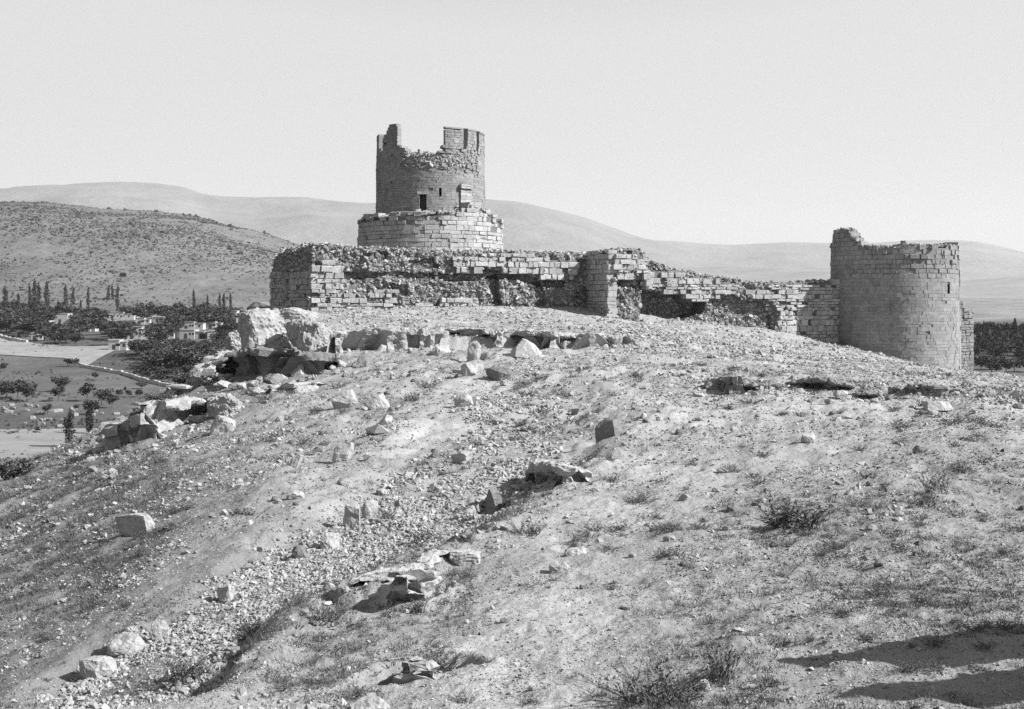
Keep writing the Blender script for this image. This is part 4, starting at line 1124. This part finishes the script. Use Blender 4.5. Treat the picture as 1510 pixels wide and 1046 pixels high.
SHR = [
 ('wide dark thorny shrub on the right slope, widest of them', 1172, 776, 104, 44, dict(stems=60, leafy=14, leaf=.07)),
 ('upright bushy thistle at the upper right of the slope', 1382, 728, 62, 42, dict(stems=34, leafy=14)),
 ('small spiky tuft below the upper right thistle', 1366, 748, 42, 22, dict(stems=30, leafy=8)),
 ('small dark shrub at far right below the dark pointed stone', 1410, 762, 46, 18, dict(stems=30, leafy=10)),
 ('tall leafy weed standing at the bottom centre right', 1062, 1004, 62, 66, dict(stems=30, leafy=16, leaf=.07, spread=.45)),
 ('dead tangled thistle clump at the bottom, left of the tall leafy weed', 958, 1036, 130, 62, dict(stems=70, leafy=8, leaf=.05, spread=.7)),
 ('low dark weed right of the dead thistle clump at the bottom', 1010, 1030, 84, 36, dict(stems=50, leafy=12)),
 ('dark patch of weed on the bare earth right of the leafy weed', 1160, 952, 66, 18, dict(stems=50, leafy=12)),
 ('bushy dry weed at the foot of the split stone', 568, 768, 44, 24, dict(stems=36, leafy=12)),
 ('dark dry weed on the trodden bank right of the track', 778, 788, 58, 26, dict(stems=44, leafy=10)),
 ('small dry weed by the half buried stones', 856, 798, 44, 18, dict(stems=36, leafy=10)),
 ('dark weed growing in the foreground gash near the bottom middle', 655, 985, 62, 34, dict(stems=50, leafy=12)),
 ('dry weed below the smooth earth bound boulder', 480, 920, 66, 38, dict(stems=50, leafy=12)),
 ('dry weed clump in the track, left of the smooth boulder', 365, 940, 52, 44, dict(stems=40, leafy=12)),
 ('dry weed clump at the lower track edge near the picture bottom', 275, 1000, 80, 46, dict(stems=60, leafy=12)),
 ('dry weed sprouting from the middle of the stony track', 620, 800, 48, 24, dict(stems=40, leafy=12)),
 ('dark weed at the track edge below the grey stone', 445, 890, 44, 26, dict(stems=40, leafy=12)),
 ('dark weed inside the foreground hollow under the slab', 618, 902, 44, 24, dict(stems=40, leafy=12)),
 ('low dry weed above the small grey cube on bare earth', 1325, 655, 36, 11, dict(stems=30, leafy=8)),
 ('dry weed on the upper track beside the dark hollow slab', 700, 658, 26, 16, dict(stems=30, leafy=8)),
 ('low dark weed on the middle right slope, left of the wide shrub', 945, 740, 60, 18, dict(stems=50, leafy=8)),
 ('low dark weed midway between the dark squared block and the bottom', 985, 822, 60, 18, dict(stems=50, leafy=8)),
 ('dark scrub bush against the left slope edge by the pale field', 20, 704, 70, 34, dict(stems=70, leafy=18, leaf=.1)),
 ('dark thicket added to deepen the shade of the steep flank below the huge pitted boulder', 325, 545, 60, 26, dict(stems=70, leafy=18, leaf=.1)),  # flank thickets are added to stand in for its shade
 ('dark thicket added to deepen the flank shade, lower left of the huge pitted boulder', 280, 568, 60, 24, dict(stems=70, leafy=18, leaf=.1)),
 ('dark thicket added to deepen the shade of the flank edge above the jagged left ledge', 236, 596, 44, 20, dict(stems=70, leafy=18, leaf=.1)),
 ('small weed beside the right slope cluster of stones', 1285, 752, 34, 14, dict(stems=30, leafy=8)),
]
for i, (lab, u, v, w, h, kw) in enumerate(SHR):
    shrub(lab, u, v, w, h, 40 + i, **kw)
# many low thorny bushes, copies
PB = []
for k in range(6):
    o = empty('thorn_bush'); a, b = shrub_meshes(90 + k, stems=34, leafy=9, spread=.8, leaf=.08)
    obj('stems', a, M_shrub, o); obj('foliage', b, M_shrub, o); PB.append(o)
def copy_tree(o):
    c = link(o.copy())
    for ch in o.children:
        d = link(ch.copy()); d.parent = c
    return c
x, y, z, u, v = ground_samples(4000, 0, 1510, 15, 90)
den = .08 + .5 * fbm(x / 3, y / 3, 0, 2, 95) + .5 * in_poly(u, v, [(-10, 670), (200, 640), (290, 700), (250, 830), (60, 960), (-10, 960)]) - .4 * in_poly(u, v, DITCH_POLY) + .2 * in_poly(u, v, [(850, 780), (1510, 760), (1510, 930), (900, 930)])
k_ = np.where((RNG.random(len(x)) < np.clip(den, .0, 1)) & (v < 1040) & (v > 530))[0][:230]
for c, i in enumerate(k_):
    o = PB[c] if c < len(PB) else copy_tree(PB[c % len(PB)])
    q = float(RNG.uniform(.7, 1.4)) * min(max(y[i] / 30, .7), 2)
    o.location = (x[i], y[i], z[i] - .01)
    o.rotation_euler = (0, 0, RNG.uniform(0, 6.28))
    o.scale = (.34 * q, .34 * q, .17 * q)
    tag(o, 'low dark thorny cushion bush dotted over the dry slope', 'bush', 'thorn bushes on the slope')

# ------------------------------------------------------------------ valley: trees, houses, walls
def crown_mesh(seed, h, rad, columnar=False, n=420, leaf=.5):
    rs = np.random.default_rng(seed)
    LV = []
    cl = []
    for k in range(9 if not columnar else 12):
        if columnar:
            t = k / 11; cl.append((np.array([rs.normal(0, rad * .18), rs.normal(0, rad * .18), h * (.12 + .8 * t)]), rad * (.35 + .75 * math.sin(math.pi * (.15 + .8 * t)) * (1 - .35 * t)), h * .11))
        else:
            a = rs.uniform(0, 6.28); r_ = rad * rs.uniform(.1, .7)
            cl.append((np.array([r_ * math.cos(a), r_ * math.sin(a), h * rs.uniform(.42, .8)]), rad * rs.uniform(.34, .58), h * rs.uniform(.13, .24)))
    for i in range(n):
        c, r_, hh = cl[rs.integers(0, len(cl))]
        d_ = rs.normal(size=3); d_ /= np.linalg.norm(d_)
        p = c + d_ * np.array([r_, r_, hh]) * rs.uniform(.55, 1.08)
        a = rs.normal(size=3); a /= np.linalg.norm(a); b = np.cross(a, rs.normal(size=3)); b /= np.linalg.norm(b) + 1e-9
        s_ = leaf * rs.uniform(.6, 1.3)
        LV += [p - a * s_ - b * s_ * .4, p + b * s_ * .8, p + a * s_ - b * s_ * .3]
    s = Soup(); s.add(np.array(LV), [np.arange(len(LV)).reshape(-1, 3)])
    return s.mesh('crown')
def trunk_mesh(seed, h, r):
    rs = np.random.default_rng(seed); s = Soup()
    pts = [np.array([rs.normal(0, r * .5) * t, rs.normal(0, r * .5) * t, h * t - .4]) for t in np.linspace(0, 1, 5)]
    tube(s, pts, r, r * .35, 6)
    for k in range(4):
        a = rs.uniform(0, 6.28); p = pts[2 + k % 2]
        tube(s, [p, p + np.array([math.cos(a) * h * .22, math.sin(a) * h * .22, h * .25])], r * .4, r * .15, 4)
    return s.mesh('trunk')
RT = []
for k in range(5):
    o = empty('orchard_tree')
    obj('crown', crown_mesh(500 + k, 8, 3.6 + .3 * k, n=460, leaf=.55), M_leaf, o); obj('trunk', trunk_mesh(600 + k, 5, .22), M_bark, o); RT.append(o)
PT = []
for k in range(4):
    o = empty('poplar_tree')
    obj('crown', crown_mesh(520 + k, 14, 1.2 + .15 * k, True, n=700, leaf=.42), M_leafr, o); obj('trunk', trunk_mesh(620 + k, 9, .2), M_bark, o); PT.append(o)
used = set()
def plant(protos, u, v, hpx, label, cat, group=None, wide=1.0):
    p = vat(u, v)
    i = random.randrange(len(protos)); o = protos[i]
    if o.name in used: o = copy_tree(o)
    else: used.add(o.name)
    H0 = 8 if protos is RT else 14
    k = hpx * p[1] / F / H0
    o.location = (p[0], p[1], p[2]); o.rotation_euler.z = random.uniform(0, 6.28); o.scale = (k * wide, k * wide, k)
    if 'group' in o: del o['group']
    return tag(o, label, cat, group)

HOUSES = [ # u0, vtop, u1, vbase, label
 (80, 463, 112, 477, 'white house with an open dark arch among the left trees', 'arch'),
 (156, 461, 197, 472, 'long low white house beside the three slim poplars', ''),
 (184, 483, 224, 501, 'pale flat roofed house in the middle of the orchard', ''),
 (225, 468, 250, 476, 'small white house at the back below the bare hillside', ''),
 (160, 502, 186, 517, 'grey walled house at the end of the pale road', ''),
 (264, 487, 301, 500, 'white house with a dark doorway right of the big orchard trees', 'arch'),
 (266, 475, 299, 487, 'long grey house behind the white house with dark doorway', ''),
 (304, 475, 326, 485, 'grey house under the right hand poplars', ''),
 (260, 515, 286, 529, 'pale roofed hut nearest the foot of the citadel hill', ''),
 (342, 459, 354, 476, 'white house half hidden by the huge pitted boulder', ''),
 (22, 487, 40, 497, 'small pale hut in the trees above the road, left one', ''),
 (200, 470, 220, 479, 'small pale house left of the small white house at the back', ''),
 (122, 479, 140, 489, 'small pale house below the long low white house, on its left', ''),
 (236, 489, 256, 500, 'grey house between the middle flat roofed house and the dark doorway house', ''),
 (306, 489, 328, 500, 'pale house right of the house with a dark doorway', ''),
 (46, 492, 62, 502, 'low grey hut above the road, below the open arch house', ''),
 (64, 474, 78, 484, 'tiny white hut left of the open arch house', ''),
]
hrect = []
for u0, v0, u1, v1, lab, kind in HOUSES:
    p = vat((u0 + u1) / 2, v1); k = p[1] / F
    w, h = (u1 - u0) * k, (v1 - v0) * k
    d = max(w * .6, 5.0)
    o = empty('flat_roof_house', (p[0], p[1], p[2]), RNG.uniform(-.15, .15)); tag(o, lab, 'house', 'houses of the valley village')
    hrect.append((u0, v0, u1, v1, p[1]))
    def bx(name, x0, x1, y0, y1, z0, z1, m, j=.06):
        s = Soup(); V = [(a + RNG.normal(0, j), b + RNG.normal(0, j), c) for c in (z0, z1) for a, b in ((x0, y0), (x1, y0), (x1, y1), (x0, y1))]
        s.add(V, [BOXF]); return s.build(name, m, o)
    bx('wall', -w / 2, w * .12, 0, d, -1.5, h, M_house)
    bx('wing', w * .13, w / 2, .6, d * .9, -1.5, h * .8, M_house)
    bx('roof', -w / 2 - .2, w * .12 + .1, -.25, d + .2, h + .01, h + .35, M_houseroof)
    bx('roof', w * .13, w / 2 + .2, .35, d * .9, h * .8 + .01, h * .8 + .3, M_houseroof)
    bx('door', -w * .3, -w * .3 + 1.4, -.07, .3, -.2, min(2.4, h * .7), M_wood, 0)
    for t in (-.1, .02): bx('window', w * t, w * t + .9, -.06, .3, h * .45, h * .45 + 1.0, M_dark, 0)
    bx('window', w * .3, w * .3 + (2.6 if kind else .9), .5, .9, 0 if kind else h * .4, h * .62, M_dark, 0)

def clear(u, v, hpx, Y):
    for u0, v0, u1, v1, hy in hrect:
        if Y < hy + 2 and u0 - 4 < u < u1 + 4 and v - hpx < v1 - 2 and v > v0: return False
    return True
POP = [(8, 470, 38), (27, 470, 30), (44, 472, 42), (51, 474, 50), (57, 472, 44), (69, 466, 40), (97, 462, 34), (108, 462, 28), (119, 468, 20), (130, 466, 34), (160, 462, 32), (166, 462, 34), (173, 463, 34), (286, 470, 34), (291, 476, 22), (306, 470, 28), (324, 470, 30), (330, 470, 30), (340, 468, 28)]
for u, v, h in POP:
    plant(PT, u, v, h * 1.25, 'slim dark poplar rising above the village orchard', 'tree', 'poplars over the village', random.uniform(.6, .85))
x0 = 0
reg = [(-60, 462), (60, 466), (140, 474), (200, 470), (352, 468), (352, 512), (300, 550), (235, 552), (190, 520), (150, 494), (110, 512), (60, 506), (20, 494), (-60, 484)]
cnt = 0
tries = 0
pts = []
while cnt < 190 and tries < 12000:
    tries += 1
    u, v = random.uniform(-15, 355), random.uniform(462, 556)
    if not in_poly(np.array([u]), np.array([v]), reg)[0]: continue
    h = random.uniform(16, 28) * (1 + (v - 480) * .006)
    Y = vat(u, v)[1]
    if not clear(u, v, h, Y): continue
    if any(abs(u - a) < 6 and abs(v - b) < 4 for a, b in pts): continue
    pts.append((u, v))
    plant(RT, u, v, h, 'dark leafy orchard tree crowded among the village houses', 'tree', 'orchard trees of the village', random.uniform(1.15, 1.7))
    cnt += 1
for i, (u, v, h) in enumerate([(10, 590, 30), (26, 588, 30), (40, 592, 30), (86, 592, 26), (90, 578, 24), (112, 606, 10), (128, 592, 30), (134, 612, 24), (150, 598, 26), (165, 602, 22), (175, 586, 12), (190, 586, 12), (206, 586, 13), (70, 612, 18), (140, 560, 12), (5, 548, 14), (100, 541, 14), (110, 541, 14)]):
    plant(RT, u, v, h, 'dark bush or small tree in the lower grove by the pale field', 'tree', 'trees of the lower grove', 1.1)
for t in range(22):
    u = random.uniform(205, 330); plant(RT, u, 578 - (u - 205) * .3 - random.uniform(0, 22), random.uniform(10, 17), 'dark bushy tree crowding the foot of the citadel hill', 'tree', 'bushy trees at the hill foot', 1.5)
plant(PT, 101, 660, 52, 'slim young tree standing alone at the edge of the pale field', 'tree', None, 1.5)
plant(PT, 133, 640, 48, 'slim dark tree behind the slope edge, right of the lone young tree', 'tree', None, 1.5)
pts = []
for t in range(2000):
    u, v = random.uniform(1430, 1530), random.uniform(492, 552)
    if any(abs(u - a) < 5 and abs(v - b) < 3.5 for a, b in pts): continue
    pts.append((u, v))
    plant(RT, u, v, random.uniform(14, 24), 'dark orchard tree in the valley right of the broad tower', 'tree', 'orchard trees beyond the broad tower', random.uniform(1, 1.4))
    if len(pts) > 68: break
for u, v, h in [(1442, 500, 22), (1450, 502, 28), (1456, 500, 24), (1466, 500, 24), (1497, 502, 32), (1505, 502, 22)]:
    plant(PT, u, v, h, 'slim poplar standing above the orchard right of the broad tower', 'tree', 'poplars beyond the broad tower')

# pale stones of the burial ground by the field
proto = None
for i in range(42):
    u, v = random.uniform(0, 205), random.uniform(596, 630)
    if v > 612 and u > 140: continue
    p = vat(u, v)
    if proto is None:
        proto = obj('grave_stone', rock_mesh(1.3, .6, 1.3, 880, blocky=.95, rough=.03, sub=2), M_houseroof); o = proto
    else:
        o = link(proto.copy())
    q = random.uniform(.5, 1.2)
    o.scale = (q * random.uniform(.8, 1.8), q, q * random.uniform(.5, 1.1))
    o.location = (p[0], p[1], p[2] + .25); o.rotation_euler = (0, RNG.normal(0, .1), random.uniform(-.6, .6))
    tag(o, 'small white upright stone scattered in the lower grove', 'stone', 'white stones in the lower grove')

def low_wall(label, pts_, h, wd):
    P = [vat(*p) for p in pts_]
    s = Soup()
    for a, b in zip(P[:-1], P[1:]):
        L_ = np.linalg.norm((b - a)[:2]); n = max(1, int(L_ / 2.5))
        d_ = (b - a) / np.linalg.norm(b - a); nn = np.array([d_[1], -d_[0]])
        for k in range(n):
            c0, c1 = a + (b - a) * k / n, a + (b - a) * (k + 1) / n
            zz = valley_z(np.array([c0[0]]), np.array([c0[1]]))[0]
            block(s, c0[:2], c1[:2], nn[:2], zz - 1.2, zz + h * RNG.uniform(.8, 1.1), wd / 2, wd, 0, .06)
    o = s.build('field_wall', M_house, origin=P[0]); o.location = P[0]
    return tag(o, label, 'field wall')
low_wall('thin pale field wall running down from the road to the hill foot', [(118, 541), (150, 547), (180, 552), (205, 561), (235, 568), (262, 574)], 1.1, .7)
low_wall('short pale field wall climbing from the hill foot towards the hut', [(262, 574), (285, 560), (312, 548)], 1.1, .8)
low_wall('dark edged wall along the upper side of the pale road', [(-80, 489), (0, 497), (18, 503), (40, 506)], 1.4, 1.0)

# rough grass and weeds of the valley floor
s = Soup()
x, y, z, u, v = ground_samples(1, 0, 1, 20, 21)
U_ = RNG.uniform(-150, 420, 9000); V_ = RNG.uniform(528, 700, 9000)
P = []
for u, v in zip(U_, V_):
    Y = 261.0 if v > 640 else None
    z_ = -26.0; Y = z_ and F * 27.5 / (v - HV)
    P.append(((u - CX) / F * Y, Y))
P = np.array(P); zz = valley_z(P[:, 0], P[:, 1])
k_ = RNG.random(len(P)) < np.clip(.45 + .9 * fbm(P[:, 0] / 18, P[:, 1] / 30, 0, 3, 401), .05, 1)
k_ &= ~((P[:, 1] > 205) & (P[:, 1] < 262) & (RNG.random(len(P)) < .85))
scatter(s, np.stack([P[:, 0], P[:, 1], zz + .1], -1)[k_], np.exp(RNG.normal(math.log(.8), .45, k_.sum())), BLOBS, .2, .4)
tag(s.build('meadow_weeds', M_scrub), 'dark weeds and rough grass tufts on the valley floor', 'weeds', kind='stuff')

# scrub dots on the hillsides: one uncountable cover
s = Soup()
n = 60000
u = RNG.uniform(-350, 640, n); Y = RNG.uniform(880, 2420, n); x = (u - CX) / F * Y; z = hill_z(x, Y)
keep = RNG.random(n) < np.clip(.6 + 1.1 * fbm(x / 120, Y / 200, 0, 4, 200), .08, 1)
P = np.stack([x, Y, z + .3], -1)[keep]
scatter(s, P, np.exp(RNG.normal(math.log(2.15), .5, len(P))) * np.clip(P[:, 1] / 1600, .6, 1.3), BLOBS, .2, .4)
tag(s.build('hillside_scrub', M_scrub), 'small dark scrub bushes speckling the near hill', 'scrub', kind='stuff')

# ------------------------------------------------------------------ made-up rocks outside the frame, added to cast the foreground shadows
for gx, gy, w, d, h, sd, lean, lab in ((8.5, 16.4, 1.2, 1.5, 3.5, 701, 26, 'tall leaning boulder added unseen beyond the right edge to cast the upper foreground shadow'), (8.3, 14.9, 1.0, 1.1, 3.1, 702, 20, 'leaning boulder added unseen beyond the right edge to cast the lower foreground shadow')):
    o = obj('boulder', rock_mesh(w, d, h * 1.25, sd, blocky=.5, rough=.17, wedge=.4), M_rock)
    o.location = (gx, gy - .6, float(ground_z(np.array([gx]), np.array([gy]))[0]) + h * .4)
    o.rotation_euler = (R(lean), 0, 0)
    tag(o, lab, 'boulder')

# ------------------------------------------------------------------ haze
hz = obj('haze', mesh_np('haze', [(sx * 15000, yy, zz) for zz in (-45, 1000) for sx, yy in ((-1, -300), (1, -300), (1, 16000), (-1, 16000))], [BOXF]))
mh = bpy.data.materials.new('haze_air'); mh.use_nodes = True
nt = mh.node_tree; nt.nodes.remove(nt.nodes['Principled BSDF'])
pv = nt.nodes.new('ShaderNodeVolumePrincipled')
pv.inputs['Color'].default_value = (.78, .78, .78, 1)
pv.inputs['Density'].default_value = 4.2e-5
pv.inputs['Anisotropy'].default_value = .1
nt.links.new(pv.outputs[0], nt.nodes['Material Output'].inputs['Volume'])
hz.data.materials.append(mh)
tag(hz, 'thin pale haze of dusty summer air over the valley', 'haze', kind='stuff')

# ------------------------------------------------------------------ light, sky, camera
EL, AZ = 37.0, 105.0
W = bpy.data.worlds.new('World'); scene.world = W; W.use_nodes = True
nt = W.node_tree; N, L = nt.nodes, nt.links
sky = N.new('ShaderNodeTexSky'); sky.sky_type = 'NISHITA'; sky.sun_disc = False
sky.sun_elevation = R(EL); sky.sun_rotation = R(AZ); sky.dust_density = 2.0; sky.air_density = 1.0
bw = N.new('ShaderNodeRGBToBW'); L.new(sky.outputs[0], bw.inputs[0])
pw = N.new('ShaderNodeMath'); pw.operation = 'MULTIPLY'; pw.inputs[1].default_value = 1.15; L.new(bw.outputs[0], pw.inputs[0])
ml = N.new('ShaderNodeMath'); ml.operation = 'MINIMUM'; ml.inputs[1].default_value = 3.35; L.new(pw.outputs[0], ml.inputs[0])   # the plate is fully exposed by the low sky
bg = N['Background']; bg.inputs['Strength'].default_value = .1
L.new(ml.outputs[0], bg.inputs['Color'])
sun = bpy.data.lights.new('sun', 'SUN'); sun.energy = 5.0; sun.angle = R(.5); sun.color = (1, 1, 1)
so = link(bpy.data.objects.new('sun', sun))
sd_ = Vector((math.cos(R(EL)) * math.sin(R(AZ)), math.cos(R(EL)) * math.cos(R(AZ)), math.sin(R(EL))))
so.rotation_euler = sd_.to_track_quat('Z', 'Y').to_euler()
so.location = (40, -20, 60)

cam = bpy.data.cameras.new('camera'); co = link(bpy.data.objects.new('camera', cam))
cam.sensor_width = 36; cam.lens = 36 * F / 1510
cam.shift_y = -(523 - HV) / 1510
cam.clip_start = .1; cam.clip_end = 40000
co.rotation_euler = (math.pi / 2, 0, 0)
scene.camera = co
vs = scene.view_settings
vs.view_transform = 'Standard'; vs.look = 'None'; vs.gamma = 1; vs.exposure = 1.1; vs.use_curve_mapping = False
scene.cycles.use_denoising = False
scene.cycles.max_bounces = 5
scene.cycles.volume_bounces = 1
